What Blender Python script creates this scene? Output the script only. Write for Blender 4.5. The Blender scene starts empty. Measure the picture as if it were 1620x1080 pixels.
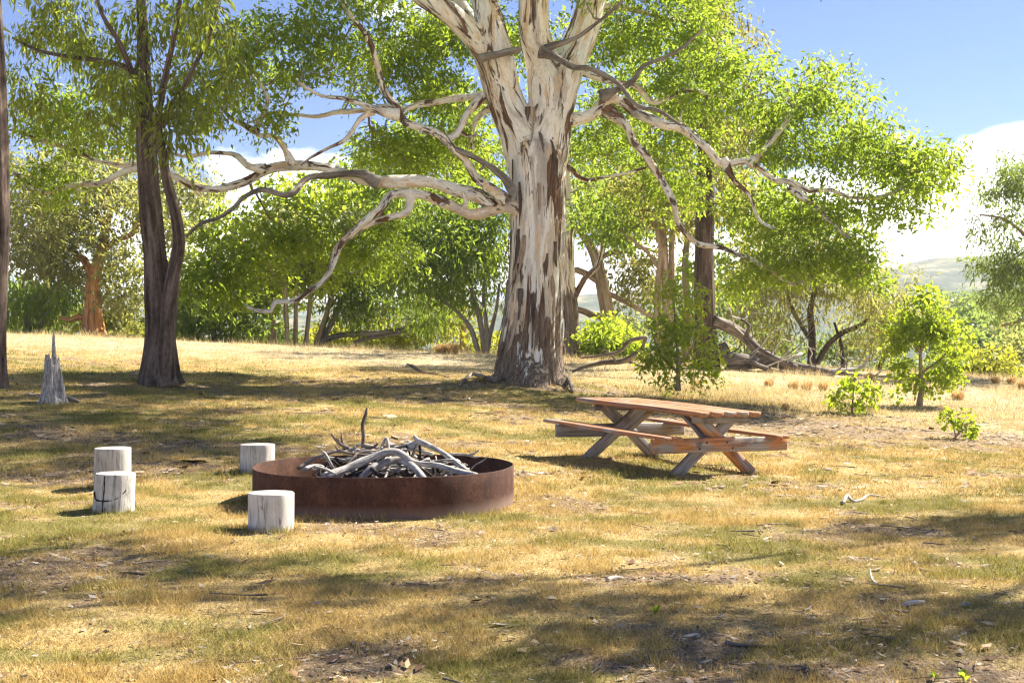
import bpy, math, time
import numpy as np
from mathutils import Vector, Matrix, noise as mnoise, kdtree

T0 = time.time()
SC = bpy.context.scene
COL = SC.collection
R = math.radians

# ------------------------------------------------------------------ camera
H = 1.47                       # eye height
F = 2000.0                     # focal length in photo pixels (photo is 1620 wide)
HORIZON = 545.0
cam = bpy.data.cameras.new('camera')
cam.sensor_width = 36.0
cam.lens = 36.0 * F / 1620.0
cam.shift_y = (HORIZON - 540.0) / 1620.0
cam.clip_start = 0.05
cam.clip_end = 20000
cam_o = bpy.data.objects.new('camera', cam)
cam_o.location = (0, 0, H)
cam_o.rotation_euler = (R(90), 0, 0)
COL.objects.link(cam_o)
SC.camera = cam_o

# ------------------------------------------------------------------ light
SUN_EL = R(43)
SUN_AZ = R(54)                 # clockwise from +Y: behind and to the right
SDIR = Vector((math.sin(SUN_AZ) * math.cos(SUN_EL), math.cos(SUN_AZ) * math.cos(SUN_EL), math.sin(SUN_EL)))
sl = bpy.data.lights.new('sun', 'SUN')
sl.energy = 5.0
sl.angle = R(0.55)
sl.color = (1.0, 0.93, 0.80)
so = bpy.data.objects.new('sun', sl)
so.rotation_euler = SDIR.to_track_quat('Z', 'Y').to_euler()
so.location = (30, 25, 40)
COL.objects.link(so)

world = bpy.data.worlds.new('World')
SC.world = world
world.use_nodes = True
wn, wl = world.node_tree.nodes, world.node_tree.links
wn.clear()
w_out = wn.new('ShaderNodeOutputWorld')
w_bg = wn.new('ShaderNodeBackground')
w_bg.inputs['Strength'].default_value = 0.05
sky = wn.new('ShaderNodeTexSky')
sky.sky_type = 'NISHITA'
sky.sun_disc = False
sky.sun_elevation = SUN_EL
sky.sun_rotation = SUN_AZ
sky.altitude = 1200
sky.air_density = 1.0
sky.dust_density = 0.15
sky.ozone_density = 4.0
# clouds: drifting cumulus, denser towards the horizon all the way round
tc = wn.new('ShaderNodeTexCoord')
sx = wn.new('ShaderNodeSeparateXYZ')
wl.new(tc.outputs['Generated'], sx.inputs[0])
cmap = wn.new('ShaderNodeMapping')
cmap.inputs['Location'].default_value = (6.1, 9.2, 1.5)
cmap.inputs['Scale'].default_value = (1.0, 1.0, 1.9)
wl.new(tc.outputs['Generated'], cmap.inputs[0])
cn = wn.new('ShaderNodeTexNoise')
cn.inputs['Scale'].default_value = 4.5
cn.inputs['Detail'].default_value = 9
cn.inputs['Roughness'].default_value = 0.55
wl.new(cmap.outputs[0], cn.inputs['Vector'])
bias = wn.new('ShaderNodeMapRange')
bias.inputs['From Min'].default_value = 0.0
bias.inputs['From Max'].default_value = 0.19
bias.inputs['To Min'].default_value = 0.24
bias.inputs['To Max'].default_value = -0.04
wl.new(sx.outputs['Z'], bias.inputs['Value'])
addn = wn.new('ShaderNodeMath'); addn.operation = 'ADD'
wl.new(cn.outputs['Fac'], addn.inputs[0]); wl.new(bias.outputs[0], addn.inputs[1])
cr = wn.new('ShaderNodeValToRGB')
cr.color_ramp.elements[0].position = 0.60
cr.color_ramp.elements[1].position = 0.72
cr.color_ramp.elements[0].color = (0, 0, 0, 1)
cr.color_ramp.elements[1].color = (1, 1, 1, 1)
wl.new(addn.outputs[0], cr.inputs[0])
cmix = wn.new('ShaderNodeMixRGB')
cmix.inputs[2].default_value = (22.0, 21.4, 20.6, 1)
skm = wn.new('ShaderNodeMixRGB'); skm.blend_type = 'MULTIPLY'; skm.inputs[0].default_value = 1.0
skm.inputs[2].default_value = (0.72, 0.72, 0.92, 1)
wl.new(sky.outputs[0], skm.inputs[1])
wl.new(cr.outputs[0], cmix.inputs[0]); wl.new(skm.outputs[0], cmix.inputs[1])
wl.new(cmix.outputs[0], w_bg.inputs['Color'])
wl.new(w_bg.outputs[0], w_out.inputs['Surface'])

SC.view_settings.view_transform = 'Standard'
SC.view_settings.look = 'None'
SC.view_settings.exposure = 1.82
SC.view_settings.gamma = 1.0
SC.view_settings.use_curve_mapping = False
SC.render.engine = 'CYCLES'
SC.cycles.use_denoising = True
SC.cycles.denoising_prefilter = 'NONE'
SC.cycles.denoising_input_passes = 'RGB_ALBEDO_NORMAL'
SC.cycles.filter_width = 1.3
SC.cycles.max_bounces = 8
SC.cycles.diffuse_bounces = 4
SC.cycles.transmission_bounces = 4
SC.cycles.volume_bounces = 0
SC.cycles.sample_clamp_indirect = 6.0

# ------------------------------------------------------------------ noise, terrain
rng = np.random.default_rng(7)

def hash2(ix, iy, seed):
    h = (ix.astype(np.int64) * 374761393 + iy.astype(np.int64) * 668265263 + seed * 1442695041) & 0x7fffffff
    h = ((h ^ (h >> 13)) * 1274126177) & 0x7fffffff
    h = h ^ (h >> 16)
    return (h & 0xffff) / 65535.0

def vnoise(x, y, seed=0):
    ix = np.floor(x); iy = np.floor(y)
    fx = x - ix; fy = y - iy
    fx = fx * fx * (3 - 2 * fx); fy = fy * fy * (3 - 2 * fy)
    a = hash2(ix, iy, seed); b = hash2(ix + 1, iy, seed)
    c = hash2(ix, iy + 1, seed); d = hash2(ix + 1, iy + 1, seed)
    return (a + (b - a) * fx) * (1 - fy) + (c + (d - c) * fx) * fy

def fbm(x, y, octv=4, seed=0):
    s = 0.0; amp = 0.5; tot = 0.0
    for o in range(octv):
        s = s + amp * vnoise(x * 2 ** o, y * 2 ** o, seed + o * 17)
        tot += amp; amp *= 0.5
    return s / tot

def sstep(a, b, x):
    t = np.clip((x - a) / (b - a), 0, 1)
    return t * t * (3 - 2 * t)

DROP_D = np.array([-50, 40, 60, 80, 120, 200, 350, 600, 800, 1050, 1250, 1450, 1800, 2500, 12000.])
DROP_Z = np.array([0, 0, -0.5, -2.0, -8.0, -19., -27., -23., 0., 38., 32., 30., 62., 30., 0.])

def tz(x, y):
    x = np.asarray(x, float); y = np.asarray(y, float)
    yy = np.clip(y, 0, 40)
    r = np.clip((yy - 12) / 28, 0, 1) ** 1.3
    r2 = sstep(8, 20, yy)
    xl = np.clip(x, -25, 25)
    z = 1.1 * r - 0.045 * xl * r2
    z = z + np.interp(y, DROP_D, DROP_Z)
    far = sstep(450, 900, y) * (1 - sstep(2200, 3000, y))
    z = z + far * 46 * (fbm(x / 330 + 3.3, y / 330 + 8.1, 4, 5) - 0.5)
    z = z + far * 10 * np.sin(x / 170 - 0.6)
    z = z + 22 * np.exp(-((x - 390) / 110) ** 2 - ((y - 1080) / 170) ** 2) + 22 * np.exp(-((x - 250) / 60) ** 2 - ((y - 1500) / 200) ** 2)
    near = 1 - sstep(45, 70, y)
    z = z + near * (0.10 * (fbm(x / 2.3, y / 2.3, 3, 11) - 0.5) + 0.035 * (fbm(x / 0.35, y / 0.35, 2, 13) - 0.5))
    # a low collar of litter and soil round the big trunk
    z = z + 0.16 * np.exp(-(((x - 0.42) ** 2 + (y - 28) ** 2) / 3.2))
    return z

def P(px, py, d):
    return np.array([(px - 810.0) / F * d, d, H + (HORIZON - py) / F * d])

def ground_at(px, py, dmin=4.0, dmax=75.0):
    d = np.linspace(dmin, dmax, 2400)
    X = (px - 810.0) / F * d
    Z = H + (HORIZON - py) / F * d
    below = Z <= tz(X, d)
    i = int(np.argmax(below)) if below.any() else len(d) - 1
    dd = d[i]
    x = (px - 810.0) / F * dd
    return np.array([x, dd, float(tz(x, dd))])

def cover(x, y):
    """greenness 0..1, bareness 0..1 of the ground cover"""
    g = 0.55 * fbm(x / 1.9 + 9, y / 1.2 + 4, 4, 31) + 0.45 * fbm(x / 0.45 + 3, y / 0.35, 3, 33)
    g = 0.95 * sstep(0.38, 0.66, g)
    g = g * (1 - 0.9 * sstep(27, 33, y + 0.25 * x))
    g = g * (1 - 0.85 * sstep(6.5, 9, x) * sstep(17, 20, y))
    b = 0.6 * fbm(x / 1.5 + 2, y / 1.0 + 7, 4, 57) + 0.4 * fbm(x / 0.3, y / 0.3, 3, 58)
    b = sstep(0.49, 0.68, b)
    # worn, littered patches: bottom right, behind the table, round the trunk
    z1 = np.exp(-(((x - 1.6) / 1.7) ** 2 + ((y - 6.0) / 1.3) ** 2))
    z2 = np.exp(-(((x - 4.6) / 3.2) ** 2 + ((y - 22.0) / 2.4) ** 2))
    z3 = np.exp(-(((x + 1.2) / 3.4) ** 2 + ((y - 26.6) / 1.6) ** 2))
    b = np.clip(0.75 * b + 0.95 * z1 * (0.45 + b) + 0.9 * z2 + 0.6 * z3 * (0.4 + b), 0, 1)
    return g * (1 - b), b

def bleach(x, y):
    return np.clip(sstep(29, 35, y + 0.15 * x) + 0.7 * sstep(5, 9, x) * sstep(19, 24, y), 0, 1)

# ------------------------------------------------------------------ object helpers
def np_mesh(name, V, F_, mat=None, attrs=None, smooth=False):
    me = bpy.data.meshes.new(name)
    V = np.ascontiguousarray(V, dtype=np.float32)
    groups = F_ if isinstance(F_, list) else [F_]
    groups = [np.asarray(g, dtype=np.int32) for g in groups if len(g)]
    me.vertices.add(len(V))
    me.vertices.foreach_set('co', V.ravel())
    nl = sum(g.size for g in groups); npoly = sum(len(g) for g in groups)
    me.loops.add(nl); me.polygons.add(npoly)
    me.loops.foreach_set('vertex_index', np.concatenate([g.ravel() for g in groups]))
    tot = np.concatenate([np.full(len(g), g.shape[1], dtype=np.int32) for g in groups])
    st = np.concatenate([[0], np.cumsum(tot)[:-1]]).astype(np.int32)
    me.polygons.foreach_set('loop_start', st)
    me.polygons.foreach_set('loop_total', tot)
    if smooth:
        me.polygons.foreach_set('use_smooth', np.ones(npoly, dtype=bool))
    me.update(calc_edges=True)
    if attrs:
        for k, a in attrs.items():
            a = np.ascontiguousarray(a, dtype=np.float32)
            if a.ndim == 2:
                at_ = me.attributes.new(k, 'FLOAT_VECTOR', 'POINT'); at_.data.foreach_set('vector', a.ravel())
            else:
                at_ = me.attributes.new(k, 'FLOAT', 'POINT'); at_.data.foreach_set('value', a)
    if mat is not None:
        me.materials.append(mat)
    return me

def link(name, me, parent=None, loc=None, label=None, cat=None, group=None, kind=None):
    o = bpy.data.objects.new(name, me)
    COL.objects.link(o)
    if parent is not None:
        o.parent = parent
    if loc is not None:
        o.location = loc
    tag(o, label, cat, group, kind)
    return o

def tag(o, label=None, cat=None, group=None, kind=None):
    if label: o['label'] = label
    if cat: o['category'] = cat
    if group: o['group'] = group
    if kind: o['kind'] = kind

def root(name, loc, label, cat, group=None):
    return link(name, None, None, tuple(float(v) for v in loc), label, cat, group)

class MB:
    """collects pieces into one mesh"""
    def __init__(self): self.V = []; self.Q = []; self.T = []; self.C = []; self.n = 0
    def add(self, V, Q=None, T=None, C=None):
        V = np.asarray(V, float)
        if Q is not None and len(Q): self.Q.append(np.asarray(Q, np.int64) + self.n)
        if T is not None and len(T): self.T.append(np.asarray(T, np.int64) + self.n)
        self.V.append(V); self.C.append(V if C is None else np.asarray(C, float))
        self.n += len(V)
    def mesh(self, name, mat, origin=(0, 0, 0), smooth=True, extra=None):
        V = np.concatenate(self.V) - np.asarray(origin, float)
        fs = []
        if self.Q: fs.append(np.concatenate(self.Q))
        if self.T: fs.append(np.concatenate(self.T))
        at_ = {'co': np.concatenate(self.C)}
        if extra: at_.update(extra)
        return np_mesh(name, V, fs, mat, at_, smooth)

def unit(v):
    v = np.asarray(v, float); n = np.linalg.norm(v)
    return v / n if n > 1e-9 else np.array([0, 0, 1.0])

def smooth_path(pts, rad, step):
    """Catmull-Rom resample of a polyline with radii"""
    pts = np.asarray(pts, float); rad = np.asarray(rad, float)
    Pp = np.vstack([2 * pts[0] - pts[1], pts, 2 * pts[-1] - pts[-2]])
    out = []; ro = []
    for i in range(len(pts) - 1):
        a, b, c, d = Pp[i], Pp[i + 1], Pp[i + 2], Pp[i + 3]
        n = max(1, int(np.linalg.norm(c - b) / step))
        for t in np.arange(n) / n:
            out.append(0.5 * ((2 * b) + (c - a) * t + (2 * a - 5 * b + 4 * c - d) * t * t + (-a + 3 * b - 3 * c + d) * t ** 3))
            ro.append(rad[i] + (rad[i + 1] - rad[i]) * t)
    out.append(pts[-1]); ro.append(rad[-1])
    return np.array(out), np.array(ro)

def tube(mb, pts, rad, sides=8, rough=0.0, cap=True, seed=0, s0=0.0, lump=0.0, flute=None, capstart=False):
    pts = np.asarray(pts, float); rad = np.asarray(rad, float); n = len(pts)
    tan = np.gradient(pts, axis=0)
    tan /= np.maximum(np.linalg.norm(tan, axis=1, keepdims=True), 1e-9)
    up = np.array([0, 0, 1.0]) if abs(tan[0][2]) < 0.9 else np.array([1.0, 0, 0])
    u = unit(np.cross(up, tan[0]))
    U = np.zeros((n, 3)); W = np.zeros((n, 3))
    for i in range(n):
        u = unit(u - tan[i] * np.dot(u, tan[i]))
        U[i] = u; W[i] = np.cross(tan[i], u)
    seg = np.linalg.norm(np.diff(pts, axis=0), axis=1)
    s = np.concatenate([[0], np.cumsum(seg)]) + s0
    th = np.arange(sides) / sides * 2 * np.pi
    c, sn = np.cos(th), np.sin(th)
    rr = rad[:, None] * np.ones((1, sides))
    if rough > 0:
        ang = (th / (2 * np.pi) * max(5, sides // 3))[None, :] + 0 * s[:, None]
        nz = fbm(ang + 31.7 * seed, s[:, None] / (rad.max() * 5 + .02) + 0 * ang, 3, 90 + seed)
        w = 0.5 - 0.5 * np.cos(th)                                     # hide the seam
        rr = rr * (1 + rough * 2 * (nz - 0.5) * (0.35 + 0.65 * w[None, :]))
    if lump > 0:
        lp = vnoise(s / (rad.mean() * 4.5 + .01) + seed * 7.3, 0 * s + seed, 41)
        rr = rr * (1 + lump * 2 * (lp - 0.45))[:, None]
    if flute is not None:
        rr = rr * flute(s[:, None], th[None, :])
    V = pts[:, None, :] + rr[..., None] * (c[None, :, None] * U[:, None, :] + sn[None, :, None] * W[:, None, :])
    rm = max(rad.mean(), 0.01)
    off = seed * 3.17
    C = np.stack([rm * c[None, :] + 0 * s[:, None] + off, rm * sn[None, :] + 0 * s[:, None], s[:, None] + 0 * c[None, :]], -1)
    idx = np.arange(n * sides).reshape(n, sides)
    a = idx[:-1]; b = idx[1:]
    Q = np.stack([a, np.roll(a, -1, 1), np.roll(b, -1, 1), b], -1).reshape(-1, 4)
    V = V.reshape(-1, 3); C = C.reshape(-1, 3)
    T = None
    if cap:
        V = np.vstack([V, pts[-1] + tan[-1] * rad[-1] * 0.35]); C = np.vstack([C, [off, 0, s[-1]]])
        k = n * sides
        l = idx[-1]
        T = np.stack([l, np.roll(l, -1), np.full(sides, k)], -1)
        if capstart:
            V = np.vstack([V, pts[0]]); C = np.vstack([C, [off, 0, s[0]]])
            f = idx[0]
            T = np.vstack([T, np.stack([np.roll(f, -1), f, np.full(sides, k + 1)], -1)])
    mb.add(V, Q, T, C)

def crook(a, b, n, amp, rg, sag=0.0):
    """wandering path from a to b"""
    t = np.linspace(0, 1, n + 1)
    base = a[None] + (b - a)[None] * t[:, None]
    L = np.linalg.norm(b - a)
    j = rg.normal(0, 1, (n + 1, 3)) * amp * L
    j *= np.sin(np.pi * t)[:, None] ** 0.7
    base = base + j
    base[:, 2] += sag * L * np.sin(np.pi * t)
    base[0] = a; base[-1] = b
    return base

def make_leaves(centers, rads, per, L, W, droop, rg, outward=0.35, sub=9, subsig=0.33):
    N = len(centers)
    k = rg.poisson(per, N)
    ci = np.repeat(np.arange(N), k)
    M = len(ci)
    # sub clumps inside each clump: leafy twig ends with gaps between
    d = rg.normal(0, 1, (N, sub, 3)); d /= np.linalg.norm(d, axis=2, keepdims=True)
    rr = rg.random((N, sub, 1)) ** 0.45
    subc = d * rr
    sj = rg.integers(0, sub, M)
    loc = subc[ci, sj] + rg.normal(0, subsig, (M, 3))
    pos = centers[ci] + loc * rads[ci]
    dirv = rg.normal(0, 1, (M, 3))
    dirv /= np.linalg.norm(dirv, axis=1, keepdims=True)
    o = loc / np.maximum(np.linalg.norm(loc, axis=1, keepdims=True), 1e-6)
    dirv = dirv * (1 - droop) + o * outward + np.array([0, 0, -1.0]) * droop
    dirv /= np.maximum(np.linalg.norm(dirv, axis=1, keepdims=True), 1e-6)
    side = np.cross(dirv, rg.normal(0, 1, (M, 3)))
    side /= np.maximum(np.linalg.norm(side, axis=1, keepdims=True), 1e-6)
    nrm = np.cross(side, dirv)
    sz = np.clip(rg.lognormal(0, 0.32, M), 0.45, 2.0)
    l = (L * sz)[:, None]; w = (W * sz * rg.uniform(0.6, 1.25, M))[:, None]
    base = pos
    fold = nrm * w * 0.18
    v1 = pos + dirv * l * 0.42 + side * w * 0.5 + fold
    v2 = pos + dirv * l - np.array([0, 0, 1.0]) * l * 0.08
    v3 = pos + dirv * l * 0.42 - side * w * 0.5 + fold
    V = np.stack([base, v1, v2, v3], 1).reshape(-1, 3)
    i = np.arange(M) * 4
    T = np.concatenate([np.stack([i, i + 1, i + 2], 1), np.stack([i, i + 2, i + 3], 1)])
    return V, T

# ------------------------------------------------------------------ materials
def new_mat(name):
    m = bpy.data.materials.new(name); m.use_nodes = True
    nt = m.node_tree; nt.nodes.clear()
    out = nt.nodes.new('ShaderNodeOutputMaterial')
    return m, nt.nodes, nt.links, out

def attr(n, name):
    a = n.new('ShaderNodeAttribute'); a.attribute_name = name; return a

def mapping(n, l, vec, scale=(1, 1, 1), loc=(0, 0, 0)):
    m = n.new('ShaderNodeMapping'); m.inputs['Scale'].default_value = scale; m.inputs['Location'].default_value = loc
    l.new(vec, m.inputs['Vector']); return m.outputs[0]

def noise(n, l, vec, scale, detail=4, rough=0.55, dist=0.0):
    t = n.new('ShaderNodeTexNoise')
    t.inputs['Scale'].default_value = scale; t.inputs['Detail'].default_value = detail
    t.inputs['Roughness'].default_value = rough; t.inputs['Distortion'].default_value = dist
    if vec is not None: l.new(vec, t.inputs['Vector'])
    return t.outputs['Fac']

def ramp(n, l, fac, stops, interp='LINEAR'):
    r = n.new('ShaderNodeValToRGB'); cr_ = r.color_ramp; cr_.interpolation = interp
    while len(cr_.elements) < len(stops): cr_.elements.new(0.5)
    for e, (p, c) in zip(cr_.elements, stops):
        e.position = p
        e.color = (c[0], c[1], c[2], 1) if hasattr(c, '__len__') else (c, c, c, 1)
    l.new(fac, r.inputs[0]); return r.outputs[0]

def mixc(n, l, fac, a, b, mode='MIX'):
    m = n.new('ShaderNodeMixRGB'); m.blend_type = mode
    for s, v in ((0, fac), (1, a), (2, b)):
        if hasattr(v, 'is_output') or hasattr(v, 'links'): l.new(v, m.inputs[s])
        elif s == 0: m.inputs[0].default_value = v
        else: m.inputs[s].default_value = (v[0], v[1], v[2], 1)
    return m.outputs[0]

def math_(n, l, op, a, b=None):
    m = n.new('ShaderNodeMath'); m.operation = op
    for s, v in ((0, a), (1, b)):
        if v is None: continue
        if hasattr(v, 'links'): l.new(v, m.inputs[s])
        else: m.inputs[s].default_value = v
    return m.outputs[0]

def bump(n, l, h, strength, dist):
    b = n.new('ShaderNodeBump'); b.inputs['Strength'].default_value = strength; b.inputs['Distance'].default_value = dist
    l.new(h, b.inputs['Height']); return b.outputs[0]

def principled(n, l, out, col, rough=0.8, spec=0.25, normal=None, metal=0.0):
    p = n.new('ShaderNodeBsdfPrincipled')
    if hasattr(col, 'links'): l.new(col, p.inputs['Base Color'])
    else: p.inputs['Base Color'].default_value = (*col, 1)
    if hasattr(rough, 'links'): l.new(rough, p.inputs['Roughness'])
    else: p.inputs['Roughness'].default_value = rough
    p.inputs['Specular IOR Level'].default_value = spec
    p.inputs['Metallic'].default_value = metal
    if normal is not None: l.new(normal, p.inputs['Normal'])
    if out is not None: l.new(p.outputs[0], out.inputs['Surface'])
    return p

def leaf_mat(name, dark, light, back, trans=0.45, rough=0.45, tip=None, spec=0.35):
    m, n, l, out = new_mat(name)
    g = n.new('ShaderNodeNewGeometry')
    rnd = g.outputs['Random Per Island']
    tcn = n.new('ShaderNodeTexCoord')
    big = noise(n, l, tcn.outputs['Object'], 0.9, 2)
    f = math_(n, l, 'ADD', math_(n, l, 'MULTIPLY', rnd, 0.6), math_(n, l, 'MULTIPLY', big, 0.4))
    stops = [(0.15, dark), (0.75, light)]
    if tip: stops += [(0.93, light), (0.97, tip)]
    c = ramp(n, l, f, stops)
    p = principled(n, l, None, c, rough, spec)
    t = n.new('ShaderNodeBsdfTranslucent')
    tcx = mixc(n, l, 0.75, c, back)
    l.new(tcx, t.inputs['Color'])
    mx = n.new('ShaderNodeMixShader'); mx.inputs[0].default_value = trans
    l.new(p.outputs[0], mx.inputs[1]); l.new(t.outputs[0], mx.inputs[2])
    l.new(mx.outputs[0], out.inputs['Surface'])
    return m

M = {}
M['leaf_gum'] = leaf_mat('leaf_gum', (0.038, 0.078, 0.012), (0.13, 0.19, 0.026), (0.48, 0.62, 0.05), 0.57, tip=(0.30, 0.12, 0.05))
M['leaf_string'] = leaf_mat('leaf_string', (0.045, 0.07, 0.022), (0.13, 0.16, 0.038), (0.52, 0.60, 0.05), 0.58)
M['leaf_grey'] = leaf_mat('leaf_grey', (0.06, 0.085, 0.045), (0.16, 0.165, 0.08), (0.56, 0.57, 0.12), 0.56)
M['leaf_dark'] = leaf_mat('leaf_dark', (0.035, 0.07, 0.018), (0.115, 0.16, 0.035), (0.44, 0.58, 0.06), 0.56)
M['leaf_olive'] = leaf_mat('leaf_olive', (0.06, 0.075, 0.03), (0.14, 0.14, 0.055), (0.52, 0.50, 0.10), 0.52)
M['leaf_fresh'] = leaf_mat('leaf_fresh', (0.055, 0.105, 0.014), (0.17, 0.235, 0.03), (0.58, 0.70, 0.045), 0.6)
M['leaf_yellow'] = leaf_mat('leaf_yellow', (0.09, 0.12, 0.015), (0.19, 0.21, 0.03), (0.60, 0.60, 0.05), 0.52, tip=(0.3, 0.13, 0.04))
M['leaf_far'] = leaf_mat('leaf_far', (0.05, 0.08, 0.035), (0.12, 0.15, 0.05), (0.36, 0.48, 0.08), 0.5)

def gum_bark():
    m, n, l, out = new_mat('gum_bark')
    co = attr(n, 'co').outputs['Vector']
    rough_z = attr(n, 'low').outputs['Fac']
    big = noise(n, l, mapping(n, l, co, (1, 1, 0.17)), 2.6, 6, 0.62, 0.7)
    pale = ramp(n, l, big, [(0.28, (0.40, 0.35, 0.31)), (0.39, (0.55, 0.49, 0.44)), (0.45, (0.80, 0.75, 0.66)),
                            (0.54, (0.86, 0.82, 0.75)), (0.60, (0.74, 0.60, 0.42)), (0.67, (0.55, 0.47, 0.42)), (0.76, (0.80, 0.73, 0.63))])
    tan = noise(n, l, mapping(n, l, co, (1, 1, 0.10), (7, 1, 3)), 7, 5, 0.6, 0.4)
    pale = mixc(n, l, ramp(n, l, tan, [(0.56, 0), (0.60, 0.8)]), pale, (0.70, 0.50, 0.31))
    area = noise(n, l, mapping(n, l, co, (1, 1, 0.35), (1, 3, 9)), 1.4, 3)
    am = math_(n, l, 'MULTIPLY', math_(n, l, 'SUBTRACT', area, 0.5), 0.5)
    st = noise(n, l, mapping(n, l, co, (1, 1, 0.11), (4, 7, 2)), 5.5, 7, 0.64, 0.6)
    s2 = noise(n, l, mapping(n, l, co, (1, 1, 0.07), (9, 2, 5)), 17, 5, 0.6, 0.3)
    k = math_(n, l, 'ADD', am, math_(n, l, 'MULTIPLY', rough_z, 0.13))
    msk = ramp(n, l, math_(n, l, 'ADD', st, k), [(0.57, 0), (0.60, 1)])
    ms2 = ramp(n, l, math_(n, l, 'ADD', s2, math_(n, l, 'MULTIPLY', k, 0.8)), [(0.60, 0), (0.63, 0.85)])
    mx_ = math_(n, l, 'MAXIMUM', msk, ms2)
    fib = noise(n, l, mapping(n, l, co, (1, 1, 0.07), (2, 2, 2)), 26, 5, 0.68)
    brown = ramp(n, l, fib, [(0.28, (0.035, 0.02, 0.013)), (0.48, (0.17, 0.09, 0.05)), (0.62, (0.27, 0.16, 0.09)), (0.75, (0.42, 0.30, 0.20))])
    greyb = ramp(n, l, fib, [(0.28, (0.04, 0.032, 0.026)), (0.48, (0.19, 0.135, 0.095)), (0.62, (0.34, 0.26, 0.20)), (0.75, (0.52, 0.43, 0.35))])
    brown = mixc(n, l, rough_z, brown, greyb)
    col = mixc(n, l, mx_, pale, brown)
    fine = noise(n, l, mapping(n, l, co, (1, 1, .25)), 45, 3)
    col = mixc(n, l, 0.4, col, ramp(n, l, fine, [(0.3, 0.6), (0.6, 1.05)]), 'MULTIPLY')
    h = math_(n, l, 'ADD', math_(n, l, 'MULTIPLY', mx_, 0.5), math_(n, l, 'MULTIPLY', math_(n, l, 'MULTIPLY', fib, mx_), 1.3))
    h = math_(n, l, 'ADD', h, math_(n, l, 'MULTIPLY', big, 0.4))
    principled(n, l, out, col, 0.75, 0.2, bump(n, l, h, 1.0, 0.05))
    return m
M['gum_bark'] = gum_bark()

def furrow_bark(name, dark, mid, lite, freq=14, dist=0.03):
    m, n, l, out = new_mat(name)
    co = attr(n, 'co').outputs['Vector']
    v = mapping(n, l, co, (1, 1, 0.07))
    a = noise(n, l, v, freq, 6, 0.6, 0.4)
    b = noise(n, l, mapping(n, l, co, (1, 1, 0.3)), freq * 2.5, 4)
    s = math_(n, l, 'ADD', math_(n, l, 'MULTIPLY', a, 0.75), math_(n, l, 'MULTIPLY', b, 0.25))
    c = ramp(n, l, s, [(0.34, dark), (0.48, mid), (0.62, lite)])
    big = noise(n, l, co, 0.7, 2)
    c = mixc(n, l, 0.5, c, ramp(n, l, big, [(0.3, 0.6), (0.7, 1.0)]), 'MULTIPLY')
    principled(n, l, out, c, 0.9, 0.12, bump(n, l, s, 1.0, dist))
    return m
M['string_bark'] = furrow_bark('string_bark', (0.022, 0.016, 0.013), (0.105, 0.075, 0.058), (0.22, 0.165, 0.13))
M['dark_bark'] = furrow_bark('dark_bark', (0.022, 0.016, 0.012), (0.09, 0.062, 0.045), (0.20, 0.145, 0.11))
M['orange_bark'] = furrow_bark('orange_bark', (0.09, 0.04, 0.02), (0.42, 0.20, 0.075), (0.60, 0.36, 0.18), 9)
M['tan_bark'] = furrow_bark('tan_bark', (0.16, 0.10, 0.06), (0.38, 0.27, 0.18), (0.60, 0.48, 0.36), 9, 0.015)
M['twig_bark'] = furrow_bark('twig_bark', (0.12, 0.08, 0.055), (0.28, 0.20, 0.14), (0.45, 0.36, 0.27), 9, 0.006)
M['grey_bark'] = furrow_bark('grey_bark', (0.07, 0.06, 0.05), (0.20, 0.17, 0.145), (0.36, 0.32, 0.28), 10, 0.015)

def dead_wood(name, dark, mid, lite, freq=16):
    m, n, l, out = new_mat(name)
    co = attr(n, 'co').outputs['Vector']
    a = noise(n, l, mapping(n, l, co, (1, 1, 0.06)), freq, 6, 0.65, 0.3)
    b = noise(n, l, mapping(n, l, co, (1, 1, 0.5)), max(7, freq * .22), 4)
    s = math_(n, l, 'ADD', math_(n, l, 'MULTIPLY', a, 0.6), math_(n, l, 'MULTIPLY', b, 0.4))
    c = ramp(n, l, s, [(0.33, dark), (0.47, mid), (0.60, lite)])
    principled(n, l, out, c, 0.8, 0.2, bump(n, l, a, 0.8, 0.012))
    return m
M['silver_wood'] = dead_wood('silver_wood', (0.045, 0.038, 0.033), (0.30, 0.275, 0.25), (0.60, 0.565, 0.52), 120)
M['dead_wood'] = dead_wood('dead_wood', (0.03, 0.022, 0.016), (0.13, 0.10, 0.08), (0.31, 0.26, 0.21), 22)
M['pale_stick'] = dead_wood('pale_stick', (0.20, 0.17, 0.14), (0.42, 0.37, 0.31), (0.60, 0.55, 0.48), 25)

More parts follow.
